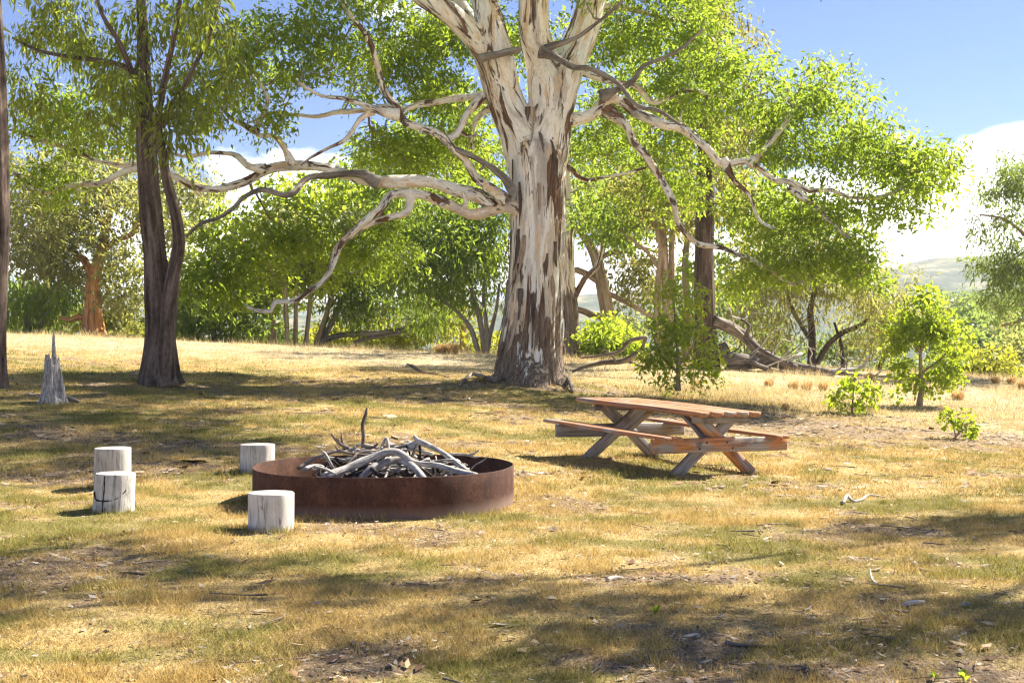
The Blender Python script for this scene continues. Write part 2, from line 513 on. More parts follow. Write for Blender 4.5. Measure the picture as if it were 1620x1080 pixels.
def ground_mat():
    m, n, l, out = new_mat('ground_soil_and_thatch')
    tcn = n.new('ShaderNodeTexCoord'); ob = tcn.outputs['Object']
    g = attr(n, 'green').outputs['Fac']; b = attr(n, 'bare').outputs['Fac']; far = attr(n, 'far').outputs['Fac']
    n1 = noise(n, l, ob, 7.0, 6, 0.65)
    n2 = noise(n, l, mapping(n, l, ob, (1, 0.6, 1)), 55, 5, 0.7)
    straw = ramp(n, l, n2, [(0.30, (0.10, 0.068, 0.034)), (0.47, (0.36, 0.255, 0.105)), (0.66, (0.62, 0.465, 0.215))])
    green = ramp(n, l, n2, [(0.30, (0.045, 0.04, 0.017)), (0.48, (0.17, 0.15, 0.05)), (0.72, (0.34, 0.28, 0.095))])
    dirt = ramp(n, l, n2, [(0.30, (0.06, 0.042, 0.03)), (0.48, (0.235, 0.165, 0.10)), (0.72, (0.44, 0.34, 0.23))])
    gm = ramp(n, l, math_(n, l, 'ADD', g, math_(n, l, 'SUBTRACT', math_(n, l, 'MULTIPLY', n1, 0.9), 0.45)), [(0.2, 0), (0.75, 0.9)])
    c = mixc(n, l, gm, straw, green)
    bm = ramp(n, l, math_(n, l, 'ADD', b, math_(n, l, 'SUBTRACT', math_(n, l, 'MULTIPLY', n1, 1.1), 0.55)), [(0.25, 0), (0.6, 1)])
    c = mixc(n, l, bm, c, dirt)
    c = mixc(n, l, math_(n, l, 'MULTIPLY', attr(n, 'pale').outputs['Fac'], 0.65), c, ramp(n, l, n2, [(0.28, (0.30, 0.24, 0.15)), (0.6, (0.62, 0.53, 0.36))]))
    # far paddocks and scrubby slopes
    fn = noise(n, l, ob, 0.02, 9, 0.7)
    fc = ramp(n, l, fn, [(0.46, (0.04, 0.06, 0.03)), (0.53, (0.09, 0.105, 0.05)), (0.60, (0.26, 0.22, 0.12))])
    c = mixc(n, l, far, c, fc)
    h = math_(n, l, 'ADD', n2, math_(n, l, 'MULTIPLY', n1, 0.8))
    principled(n, l, out, c, 0.95, 0.1, bump(n, l, h, 0.9, 0.03))
    return m
M['ground'] = ground_mat()

def grass_mat(name, straw, green, trans=0.35):
    m, n, l, out = new_mat(name)
    g = attr(n, 'green').outputs['Fac']
    geo = n.new('ShaderNodeNewGeometry')
    rnd = geo.outputs['Random Per Island']
    s = ramp(n, l, rnd, [(0.0, [v * 0.45 for v in straw]), (0.35, straw), (0.9, [min(1, v * 1.45) for v in straw])])
    gr = ramp(n, l, rnd, [(0.0, [v * 0.5 for v in green]), (0.4, green), (0.8, [min(1, v * 1.6) for v in green]), (1.0, straw)])
    gm = ramp(n, l, math_(n, l, 'ADD', g, math_(n, l, 'MULTIPLY', math_(n, l, 'SUBTRACT', math_(n, l, 'FRACT', math_(n, l, 'MULTIPLY', rnd, 17.3)), 0.5), 0.5)), [(0.3, 0), (0.6, 1)])
    c = mixc(n, l, gm, s, gr)
    c = mixc(n, l, math_(n, l, 'MULTIPLY', attr(n, 'pale').outputs['Fac'], 0.6), c, (0.66, 0.56, 0.37))
    p = principled(n, l, None, c, 0.7, 0.15)
    t = n.new('ShaderNodeBsdfTranslucent'); l.new(c, t.inputs['Color'])
    mx = n.new('ShaderNodeMixShader'); mx.inputs[0].default_value = trans
    l.new(p.outputs[0], mx.inputs[1]); l.new(t.outputs[0], mx.inputs[2]); l.new(mx.outputs[0], out.inputs['Surface'])
    return m
M['grass'] = grass_mat('lawn_grass', (0.48, 0.345, 0.125), (0.25, 0.23, 0.055))
M['long_grass'] = grass_mat('long_dry_grass', (0.58, 0.46, 0.24), (0.28, 0.26, 0.08))
M['tussock'] = grass_mat('tussock_grass', (0.58, 0.40, 0.17), (0.25, 0.20, 0.06))

def island_mat(name, stops, rough=0.8, trans=0.0):
    m, n, l, out = new_mat(name)
    geo = n.new('ShaderNodeNewGeometry')
    c = ramp(n, l, geo.outputs['Random Per Island'], stops, 'CONSTANT')
    principled(n, l, out, c, rough, 0.2)
    return m
M['litter'] = island_mat('leaf_litter', [(0, (0.12, 0.065, 0.035)), (0.25, (0.28, 0.17, 0.09)), (0.45, (0.45, 0.33, 0.2)), (0.62, (0.32, 0.27, 0.22)), (0.86, (0.58, 0.50, 0.38)), (0.93, (0.07, 0.05, 0.04))])

def rust_mat():
    m, n, l, out = new_mat('rusted_steel')
    co = attr(n, 'co').outputs['Vector']
    a = noise(n, l, co, 5, 6, 0.65)
    b = noise(n, l, co, 160, 4, 0.7)
    v = noise(n, l, mapping(n, l, co, (1, 1, 0.12)), 14, 5, 0.6)
    c = ramp(n, l, a, [(0.3, (0.042, 0.017, 0.011)), (0.5, (0.078, 0.030, 0.017)), (0.7, (0.14, 0.060, 0.034))])
    c = mixc(n, l, 0.85, c, ramp(n, l, b, [(0.38, 0.35), (0.62, 1.4)]), 'MULTIPLY')
    mo = noise(n, l, mapping(n, l, co, (1, 1, .6)), 38, 5, 0.7)
    c = mixc(n, l, ramp(n, l, mo, [(0.56, 0), (0.66, 0.4)]), c, (0.18, 0.085, 0.048))
    c = mixc(n, l, ramp(n, l, mo, [(0.36, 0.7), (0.44, 0)]), c, (0.035, 0.018, 0.013))
    c = mixc(n, l, 0.4, c, ramp(n, l, v, [(0.35, 0.5), (0.6, 1.0)]), 'MULTIPLY')
    # dust splashed up from the ground on the lowest hand's breadth
    sep = n.new('ShaderNodeSeparateXYZ'); l.new(co, sep.inputs[0])
    zz = math_(n, l, 'ADD', sep.outputs['Z'], math_(n, l, 'MULTIPLY', math_(n, l, 'SUBTRACT', a, 0.5), 0.12))
    d = ramp(n, l, zz, [(0.06, 0.75), (0.15, 0.0)])
    c = mixc(n, l, d, c, (0.22, 0.15, 0.12))
    principled(n, l, out, c, 0.82, 0.25, bump(n, l, math_(n, l, 'ADD', b, a), 0.5, 0.004))
    return m
M['rust'] = rust_mat()

def plain(name, col, rough=0.7, spec=0.2):
    m, n, l, out = new_mat(name); 
    tcn = n.new('ShaderNodeTexCoord')
    f = noise(n, l, tcn.outputs['Object'], 18, 4)
    c = mixc(n, l, 0.5, col, ramp(n, l, f, [(0.3, 0.55), (0.7, 1.1)]), 'MULTIPLY')
    principled(n, l, out, c, rough, spec); return m
M['char'] = plain('ash_and_char', (0.035, 0.03, 0.027), 0.95)
M['weld'] = plain('weld_bead', (0.50, 0.32, 0.22), 0.7)
M['bolt'] = plain('dark_bolt', (0.06, 0.055, 0.05), 0.5)
M['crack'] = plain('crack_shadowed_wood', (0.03, 0.025, 0.02), 0.95)

def table_wood(name, tone, grey_amt, seed):
    m, n, l, out = new_mat(name)
    co = mapping(n, l, attr(n, 'co').outputs['Vector'], (1, 1, 1), (seed, seed * 2.3, seed * 1.7))
    a = noise(n, l, mapping(n, l, co, (1, 1, 0.05)), 34, 6, 0.62, 0.5)
    b = noise(n, l, mapping(n, l, co, (1, 1, 0.35)), 5.5, 5, 0.6)
    c = ramp(n, l, a, [(0.3, [v * 0.35 for v in tone]), (0.48, tone), (0.68, [min(1, v * 1.55) for v in tone])])
    gy = ramp(n, l, a, [(0.3, (0.10, 0.09, 0.085)), (0.5, (0.27, 0.25, 0.235)), (0.7, (0.42, 0.40, 0.38))])
    gm = ramp(n, l, math_(n, l, 'ADD', b, grey_amt - 0.5), [(0.42, 0), (0.58, 1)])
    c = mixc(n, l, gm, c, gy)
    k = noise(n, l, co, 3.1, 4)
    c = mixc(n, l, ramp(n, l, k, [(0.6, 0), (0.7, 0.7)]), c, (0.05, 0.035, 0.028))
    principled(n, l, out, c, 0.6, 0.3, bump(n, l, a, 0.6, 0.005))
    return m
M['table_top'] = table_wood('stained_plank', (0.33, 0.15, 0.07), 0.40, 1.0)
M['table_leg'] = table_wood('weathered_leg', (0.20, 0.125, 0.075), 0.60, 5.0)
M['table_mix'] = table_wood('half_weathered_leg', (0.44, 0.18, 0.05), 0.50, 3.0)
M['table_beam'] = table_wood('orange_stained_beam', (0.42, 0.17, 0.05), 0.48, 9.0)

def log_mat(name, seed, shade):
    m, n, l, out = new_mat(name)
    co = mapping(n, l, attr(n, 'co').outputs['Vector'], (1, 1, 1), (seed, seed, seed))
    a = noise(n, l, mapping(n, l, co, (1, 1, 0.10)), 26, 6, 0.65, 0.4)
    b = noise(n, l, co, 6, 5, 0.6)
    s = math_(n, l, 'ADD', math_(n, l, 'MULTIPLY', a, 0.5), math_(n, l, 'MULTIPLY', b, 0.5))
    c = ramp(n, l, s, [(0.32, (0.25 * shade, 0.235 * shade, 0.22 * shade)), (0.44, (0.50 * shade, 0.475 * shade, 0.44 * shade)), (0.60, (0.68 * shade, 0.65 * shade, 0.60 * shade))])
    crk = noise(n, l, mapping(n, l, co, (1, 1, 0.05), (3, 1, 0)), 13, 5, 0.6, 0.8)
    cm = ramp(n, l, math_(n, l, 'ABSOLUTE', math_(n, l, 'SUBTRACT', crk, 0.53)), [(0.0, 0.75), (0.011, 0.0)])
    c = mixc(n, l, cm, c, (0.10, 0.085, 0.07))
    h = math_(n, l, 'SUBTRACT', a, math_(n, l, 'MULTIPLY', cm, 0.8))
    principled(n, l, out, c, 0.85, 0.15, bump(n, l, h, 0.7, 0.01))
    return m

def ring_mat():
    m, n, l, out = new_mat('sawn_log_end')
    co = attr(n, 'co').outputs['Vector']
    w = n.new('ShaderNodeTexWave'); w.wave_type = 'RINGS'; w.rings_direction = 'Z'
    w.inputs['Scale'].default_value = 14; w.inputs['Distortion'].default_value = 3; w.inputs['Detail'].default_value = 3
    l.new(co, w.inputs['Vector'])
    b = noise(n, l, co, 9, 5)
    s = math_(n, l, 'ADD', math_(n, l, 'MULTIPLY', w.outputs['Fac'], 0.35), math_(n, l, 'MULTIPLY', b, 0.65))
    c = ramp(n, l, s, [(0.25, (0.20, 0.185, 0.165)), (0.6, (0.50, 0.47, 0.42))])
    principled(n, l, out, c, 0.85, 0.15, bump(n, l, s, 0.4, 0.004))
    return m
M['log_end'] = ring_mat()

# ================================================================== SETTING
def axis(segs):
    out = [segs[0][0]]
    for a, b, st in segs:
        n = max(1, int(round((b - a) / st)))
        out += list(np.linspace(a, b, n + 1)[1:])
    return np.array(out)
gx = axis([(-9000, -1000, 400), (-1000, -200, 25), (-200, -40, 8), (-40, -16, 1.0), (-16, 16, 0.16), (16, 40, 1.0), (40, 200, 8), (200, 1000, 16), (1000, 9000, 200)])
gy = axis([(-40, 0, 4), (0, 30, 0.16), (30, 50, 0.4), (50, 90, 2), (90, 300, 8), (300, 2200, 22), (2200, 3000, 100), (3000, 12000, 500)])
GX, GY = np.meshgrid(gx, gy)
GZ = tz(GX, GY)
nx, ny = len(gx), len(gy)
gi = np.arange(nx * ny).reshape(ny, nx)
gq = np.stack([gi[:-1, :-1], gi[:-1, 1:], gi[1:, 1:], gi[1:, :-1]], -1).reshape(-1, 4)
gg, gb = cover(GX, GY)
ground_me = np_mesh('ground', np.stack([GX, GY, GZ], -1).reshape(-1, 3), gq, M['ground'],
                    {'green': gg.ravel(), 'bare': gb.ravel(), 'far': sstep(70, 140, GY).ravel(), 'pale': bleach(GX, GY).ravel()}, True)
link('ground', ground_me, kind='structure')

# ------------------------------------------------------------------ grass
def blades(x, y, h, w, lean, rg):
    n = len(x)
    z = tz(x, y) - 0.006
    g, b = cover(x, y)
    a = rg.uniform(0, 2 * np.pi, n)
    dx, dy = np.cos(a), np.sin(a)
    la = rg.uniform(0, 2 * np.pi, n)
    ln = lean * rg.uniform(0.3, 1.0, n) * h
    b0 = np.stack([x - dx * w / 2, y - dy * w / 2, z], 1)
    b1 = np.stack([x + dx * w / 2, y + dy * w / 2, z], 1)
    tp = np.stack([x + np.cos(la) * ln, y + np.sin(la) * ln, z + h], 1)
    V = np.stack([b0, b1, tp], 1).reshape(-1, 3)
    return V, np.repeat(g, 3)

def grass_zone(n, y0, y1, h0, h1, w, lean, margin, rg, keep, pw=1.0):
    y = y0 + (y1 - y0) * rg.random(n) ** pw
    hw = 0.405 * y + margin
    x = rg.uniform(-1, 1, n) * hw
    k = rg.random(n) < keep(x, y)
    x, y = x[k], y[k]
    tall = fbm(x / 0.5, y / 0.5, 3, 77)
    h = rg.uniform(h0, h1, len(x)) * (0.45 + 1.1 * tall)
    return blades(x, y, h, w * rg.uniform(0.6, 1.3, len(x)), lean, rg)

def keep_lawn(x, y):
    g, b = cover(x, y)
    cl = sstep(0.30, 0.62, fbm(x / 0.28, y / 0.28, 3, 66))
    ring = ((x + 1.20) ** 2 + (y - 11.85) ** 2) > 1.21 ** 2
    trunk = ((x - 0.42) ** 2 + (y - 28) ** 2) > 0.9 ** 2
    return (0.12 + 0.88 * cl) * (1 - 0.9 * b) * ring * trunk

rg = np.random.default_rng(21)
zs = [grass_zone(520000, 4.3, 12.5, 0.018, 0.055, 0.0045, 1.5, 1.6, rg, keep_lawn),
      grass_zone(420000, 12.5, 26, 0.025, 0.065, 0.008, 1.3, 1.6, rg, keep_lawn),
      grass_zone(240000, 26, 44, 0.03, 0.08, 0.014, 1.2, 2.0, rg, keep_lawn)]
def tufts(n, y0, y1, k, spread, h0, h1, wd):
    y = rg.uniform(y0, y1, n); x = rg.uniform(-1, 1, n) * (.405 * y + 1.5)
    p = keep_lawn(x, y) * sstep(.45, .65, fbm(x / .9 + 5, y / .9, 3, 99)) > rg.random(n) * .6
    x, y = np.repeat(x[p], k), np.repeat(y[p], k)
    x = x + rg.normal(0, spread, len(x)); y = y + rg.normal(0, spread, len(x))
    return blades(x, y, rg.uniform(h0, h1, len(x)), wd * rg.uniform(.6, 1.3, len(x)), .9, rg)
zs += [tufts(9000, 4.3, 13, 18, .022, .03, .085, .0045), tufts(6500, 13, 28, 12, .035, .04, .10, .009)]
V = np.concatenate([z[0] for z in zs]); G = np.concatenate([z[1] for z in zs])
T = np.arange(len(V)).reshape(-1, 3)
link('lawn_grass', np_mesh('lawn_grass', V, T, M['grass'], {'green': G, 'pale': bleach(V[:, 0], V[:, 1])}),
     label='short dry olive and straw coloured grass covering the whole clearing', cat='grass', kind='stuff')
print('lawn tris', len(T), time.time() - T0)

def keep_long(x, y):
    right = sstep(2.0, 4.5, x + 0.12 * (y - 24)) * sstep(23, 26.5, y + 0.12 * x)
    crest = sstep(36, 41, y) * (1 - sstep(2, 5, x)) * 0.5
    p = fbm(x / 1.6, y / 1.6, 3, 5)
    _, b = cover(x, y)
    return np.clip(right + crest, 0, 1) * sstep(0.36, 0.6, p) * (1 - 0.7 * b)
zs = [grass_zone(140000, 22, 44, 0.06, 0.25, 0.011, 0.8, 2.5, rg, keep_long),
      grass_zone(60000, 44, 62, 0.15, 0.4, 0.03, 0.6, 3, rg, keep_long)]
V = np.concatenate([z[0] for z in zs]); G = np.concatenate([z[1] for z in zs]) * 0.5
T = np.arange(len(V)).reshape(-1, 3)
link('long_dry_grass', np_mesh('long_dry_grass', V, T, M['long_grass'], {'green': G}),
     label='knee high bleached dry grass beyond the picnic table and along the crest', cat='dry grass', kind='stuff')
print('long tris', len(T), time.time() - T0)

# leaf litter: flat fallen leaves and bark chips
def litter(n, y0, y1, size, rg):
    y = rg.uniform(y0, y1, n); x = rg.uniform(-1, 1, n) * (0.405 * y + 1.5)
    _, b = cover(x, y)
    k = rg.random(n) < (0.10 + 0.9 * b)
    x, y = x[k], y[k]; n = len(x)
    z = tz(x, y) + rg.uniform(0.006, 0.022, n)
    a = rg.uniform(0, 2 * np.pi, n)
    l = size * rg.lognormal(0, 0.45, n); w = l * rg.uniform(0.18, 0.5, n)
    d = np.stack([np.cos(a), np.sin(a), rg.normal(0, 0.14, n)], 1)
    s = np.stack([-np.sin(a), np.cos(a), rg.normal(0, 0.2, n)], 1)
    c = np.stack([x, y, z], 1)
    V = np.stack([c - d * l[:, None] / 2, c + s * w[:, None] / 2, c + d * l[:, None] / 2 + [0, 0, 0.006], c - s * w[:, None] / 2], 1).reshape(-1, 3)
    i = np.arange(n) * 4
    return V, np.concatenate([np.stack([i, i + 1, i + 2], 1), np.stack([i, i + 2, i + 3], 1)])
v1, t1 = litter(28000, 4.3, 13, 0.040, rg)
v2, t2 = litter(26000, 13, 30, 0.085, rg)
V = np.concatenate([v1, v2]); T = np.concatenate([t1, t2 + len(v1)])
link('leaf_litter', np_mesh('leaf_litter', V, T, M['litter']), label='scattered brown and bleached fallen leaves and bark chips', cat='leaf litter', kind='stuff')

# ================================================================== TREES
def nearest(S, c):
    d = ((S - c) ** 2).sum(1)
    i = int(np.argmin(d)); return i, math.sqrt(d[i])

def px_path(pts, d0, d1):
    n = len(pts)
    return np.array([P(p[0], p[1], (p[2] if len(p) > 2 else d0 + (d1 - d0) * i / max(1, n - 1))) for i, p in enumerate(pts)])

def sample_blobs(blobs, rg):
    C = []
    for (px, py, rx, ry, d, dd, n) in blobs:
        c = P(px, py, d); r = np.array([rx * d / F, dd, ry * d / F])
        v = rg.normal(0, 1, (n, 3)); v /= np.linalg.norm(v, axis=1, keepdims=True)
        C.append(c + v * r * (rg.random((n, 1)) ** 0.42) * (1 + 0.22 * rg.normal(0, 1, (n, 1))))
    return np.concatenate(C)

def twigs(mb, S, SR, C, rg, sides=4, amp=0.10, rmin=0.005, k=0.011, lift=-0.05):
    """joins every clump centre to the nearest wood, growing crooked branchlets"""
    S = list(S); SR = list(SR)
    A = np.zeros((len(S) + len(C) * 7 + 8, 3)); A[:len(S)] = np.array(S); n = len(S)
    RR = np.zeros(len(A)); RR[:n] = SR
    D = np.array([nearest(A[:n], c)[1] for c in C])
    for ci in np.argsort(D):
        c = C[ci]
        i, dist = nearest(A[:n], c)
        if dist < 0.03: continue
        m = 3 if dist < 1.0 else (5 if dist < 3 else 6)
        path = crook(A[i], c, m, amp, rg, lift)
        r0 = min(RR[i] * 0.7, k * dist + rmin * 1.5)
        rad = np.linspace(max(r0, rmin), rmin, m + 1)
        if dist > 0.8: 
            pp, rr = smooth_path(path, rad, dist / 9)
        else: pp, rr = path, rad
        tube(mb, pp, rr, sides, cap=False, seed=int(ci) % 50)
        A[n:n + m] = path[1:]; RR[n:n + m] = rad[1:]; n += m

def tree(name, base, label, stems, blobs, bark, leaf, L, W, per, crad, cat='tree', group=None, droop=0.35, sides=10,
         twig=None, seed=1, flat=0.75, trunk_name='trunk', rough=0.12, tw_sides=4, step=0.25, rmin=0.005, sub=9, subsig=0.33, flute=None, flare=True, outward=.35):
    """stems: list of (points in px with depth, radii in metres)"""
    per *= 0.62; W *= 1.2; subsig *= 0.72
    rg = np.random.default_rng(seed)
    rt = root(name, base, label, cat, group)
    S = []; SR = []
    mb = MB()
    for q, (pts, rad) in enumerate(stems):
        pp, rr = smooth_path(pts, rad, step)
        if q == 0 and flare:
            hgt = pp[:, 2] - pp[0, 2]
            rr = rr * (1 + 0.45 * np.exp(-np.maximum(hgt, 0) / (rad[0] * 2.2)))
        tube(mb, pp, rr, sides if q == 0 else max(6, sides - 3), rough=rough, seed=seed + q, lump=0.05, flute=flute if q == 0 else None)
        S.append(pp); SR.append(rr)
    S = np.concatenate(S); SR = np.concatenate(SR)
    link(trunk_name, mb.mesh('trunk', M[bark], base, extra={'low': 3.2 * np.clip(1.6 - (np.concatenate(mb.V)[:, 2] - base[2]) / 1.6, 0, 1)}), rt)
    if blobs is not None:
        C = sample_blobs(blobs, rg)
        tb = MB(); twigs(tb, S, SR, C, rg, tw_sides, rmin=rmin)
        if tb.n: link('branches', tb.mesh('branches', M[twig or bark], base), rt, kind='stuff')
        rr = np.ones((len(C), 3)) * crad * rg.uniform(0.7, 1.3, (len(C), 1)); rr[:, 2] *= flat
        V, T = make_leaves(C, rr, per, L, W, droop, rg, sub=sub, subsig=subsig, outward=outward)
        link('crown', np_mesh('crown', V - np.asarray(base), T, M[leaf]), rt)
    return rt

def gpos(px, d):
    x = (px - 810.0) / F * d
    return np.array([x, d, float(tz(x, d))])

# ------------------------------------------------------------------ the big gum
def big_gum():
    rg = np.random.default_rng(101)
    d = 28.0; s = d / F
    base = gpos(838, d)
    rt = root('gum_tree', base, 'huge old gum tree with mottled white and brown peeling trunk behind the picnic table', 'tree', None)
    zb = base[2]
    pts = lambda L: np.array([P(*p) if len(p) == 3 else P(p[0], p[1], d) for p in L])
    # trunk and the four great stems, merged into one skin
    main = [
        ([(838, 632), (838, 612), (839, 590), (841, 550), (845, 500), (848, 420), (851, 330), (851, 260), (849, 232), (848, 212)],
         [64, 62, 57, 51, 47, 43, 43.5, 45, 42, 28]),
        ([(838, 270), (822, 212), (801, 165), (785, 120), (764, 82, 27.8), (745, 55, 27.5), (705, 18, 27.2), (660, -10, 27), (610, -60, 26.6), (560, -170, 26.2)],
         [33, 32, 29, 28, 19, 18, 17, 15, 12, 6]),
        ([(778, 98, 28.1), (764, 66, 28.3), (748, 40, 28.4), (724, 5, 28.5), (700, -50, 28.6), (690, -110, 28.8)],
         [18, 16, 14, 13, 10, 5]),
        ([(797, 142), (791, 95, 27.7), (780, 48, 27.6), (766, 0, 27.8), (756, -60, 28.2), (735, -150, 28.8), (720, -230, 29.2)],
         [25, 23, 22, 21, 18, 12, 6]),
        ([(862, 255), (869, 190), (867, 140), (857, 92), (846, 50, 27.6), (845, 0, 27.4), (846, -80, 27), (860, -160, 26.8), (850, -260, 26.8)],
         [36, 34, 31, 26, 23.5, 24, 19, 13, 6]),
        ([(870, 235), (882, 170), (895, 120), (908, 88, 28.2), (924, 50, 28.3), (938, 0, 28.4), (960, -70, 28.6), (1000, -160, 29), (1020, -250, 29)],
         [30, 27, 26, 25, 24, 23, 17, 12, 6]),
        # buttress roots
        ([(812, 590), (790, 612, 27.6), (770, 626, 27.2)], [26, 18, 7]),
        ([(862, 590), (884, 610, 27.6), (902, 628, 27.3)], [26, 17, 6]),
        ([(842, 585, 27.6), (848, 612, 27.1), (852, 634, 26.8)], [28, 20, 8]),
        ([(826, 585, 27.7), (818, 615, 27.2), (808, 636, 26.9)], [26, 18, 7]),
    ]
    mb = MB(); sk = []; skr = []
    for q, (L, rp) in enumerate(main):
        pp, rr = smooth_path(pts(L), np.array(rp) * s, 0.12)
        def fl(sv, th, q=q):
            return 1 + 0.035 * np.sin(3 * th + 0.5 * sv + q) + 0.03 * np.sin(5 * th - 0.35 * sv + 2 * q)
        tube(mb, pp, rr, 28, seed=q + 3, cap=True, capstart=True, lump=0.03, flute=fl)
        sk.append(np.column_stack([pp, rr, np.full(len(pp), q), np.cumsum(np.r_[0, np.linalg.norm(np.diff(pp, axis=0), axis=1)])])); skr.append(rr)
    tmp = bpy.data.objects.new('tmp', mb.mesh('tmp', None, (0, 0, 0)))
    COL.objects.link(tmp)
    rm = tmp.modifiers.new('r', 'REMESH'); rm.mode = 'VOXEL'; rm.voxel_size = 0.032
    sm = tmp.modifiers.new('s', 'SMOOTH'); sm.factor = 0.6; sm.iterations = 4
    dg = bpy.context.evaluated_depsgraph_get()
    me = bpy.data.meshes.new_from_object(tmp.evaluated_get(dg))
    bpy.data.objects.remove(tmp)
    nv = len(me.vertices)
    co = np.zeros(nv * 3, np.float32); me.vertices.foreach_get('co', co); co = co.reshape(-1, 3).astype(float)
    no = np.zeros(nv * 3, np.float32); me.vertices.foreach_get('normal', no); no = no.reshape(-1, 3).astype(float)
    SK = np.concatenate(sk)
    kd = kdtree.KDTree(len(SK))
    for i, r_ in enumerate(SK): kd.insert(r_[:3], i)
    kd.balance()
    hz = co[:, 2] - zb
    ax = np.zeros((nv, 2))
    SKr = SK[:, 3]
    kd = kdtree.KDTree(int((SK[:, 4] < 6).sum()))
    for i, r_ in enumerate(SK[SK[:, 4] < 6]): kd.insert(r_[:3], i)
    kd.balance()
    for i, c in enumerate(co):                 # bark runs along the wood: subtract a softly blended stem axis
        f = kd.find_n(c, 22)
        dd_ = np.array([q[2] for q in f]); wgt = np.exp(-(dd_ - dd_[0]) / 0.16)
        px_ = np.array([(q[0][0], q[0][1]) for q in f])
        ax[i] = (wgt[:, None] * px_).sum(0) / wgt.sum()
    C = np.stack([co[:, 0] - 0.75 * ax[:, 0], co[:, 1] - 0.75 * ax[:, 1], co[:, 2]], 1)
    low = np.clip(0.85 - hz / 2.4, 0, 1) + 1.3 * np.exp(-np.maximum(hz, 0) / 0.45)
    low = np.clip(low + 0.22 * np.array([mnoise.fractal(Vector((c[0] * 2.5, c[1] * 2.5, c[2] * .35)), 1.0, 2.0, 3) for c in C]), 0, 2)
    # shallow plates of shed bark and furrows near the ground
    disp = np.array([mnoise.fractal(Vector((c[0] * 6, c[1] * 6, c[2] * 0.9)), 1.0, 2.0, 4) for c in C])
    disp2 = np.array([mnoise.noise(Vector((c[0] * 2.2, c[1] * 2.2, c[2] * 0.5))) for c in C])
    co2 = co + no * (disp * (0.010 + 0.032 * np.minimum(low, 1)) + disp2 * 0.03)[:, None]
    me.vertices.foreach_set('co', (co2 - base).astype(np.float32).ravel())
    a = me.attributes.new('co', 'FLOAT_VECTOR', 'POINT'); a.data.foreach_set('vector', C.astype(np.float32).ravel())
    a = me.attributes.new('low', 'FLOAT', 'POINT'); a.data.foreach_set('value', low.astype(np.float32))
    me.polygons.foreach_set('use_smooth', np.ones(len(me.polygons), dtype=bool))
    me.materials.clear(); me.materials.append(M['gum_bark'])
    me.update()
    link('trunk', me, rt)
    tr = SK[SK[:, 4] == 0]
    for k in range(44):
        z1 = zb + rg.uniform(0.6, 6.2); L_ = rg.uniform(.35, 1.3); a0 = rg.uniform(-math.pi * 1.05, math.pi * .05); w_ = rg.uniform(.03, .085)
        V_ = []; C_ = []; nn = 9; curl = rg.uniform(.01, .12) ; tw_ = rg.normal(0, .06)
        for j in range(nn):
            t = j / (nn - 1); z = z1 - L_ * t
            r_ = np.interp(z, tr[:, 2], tr[:, 3]); xc = np.interp(z, tr[:, 2], tr[:, 0]); yc = np.interp(z, tr[:, 2], tr[:, 1])
            off = .018 + curl * max(0, t - .35) ** 2 * 2.4
            ww = w_ * (1 - .75 * t ** 2) * (0.75 + .25 * math.sin(7 * t + k))
            for e in (-1, 0, 1):
                a = a0 + e * ww / r_ + tw_ * t
                V_.append([xc + (r_ * 1.02 + off - .008 * abs(e)) * math.cos(a), yc + (r_ * 1.02 + off - .008 * abs(e)) * math.sin(a), z]); C_.append([k * .37 + e * ww, 0, z])
        idx = np.arange(nn * 3).reshape(nn, 3)
        Q = np.concatenate([np.stack([idx[:-1, e], idx[1:, e], idx[1:, e + 1], idx[:-1, e + 1]], -1) for e in (0, 1)])
        link('bark_strip', np_mesh('bark_strip', np.array(V_) - base, Q, M['string_bark'] if k % 3 else M['tan_bark'], {'co': np.array(C_)}, True), rt)
    S = [SK[SK[:, 4] < 6][:, :3]]; SR = [SK[SK[:, 4] < 6][:, 3]]
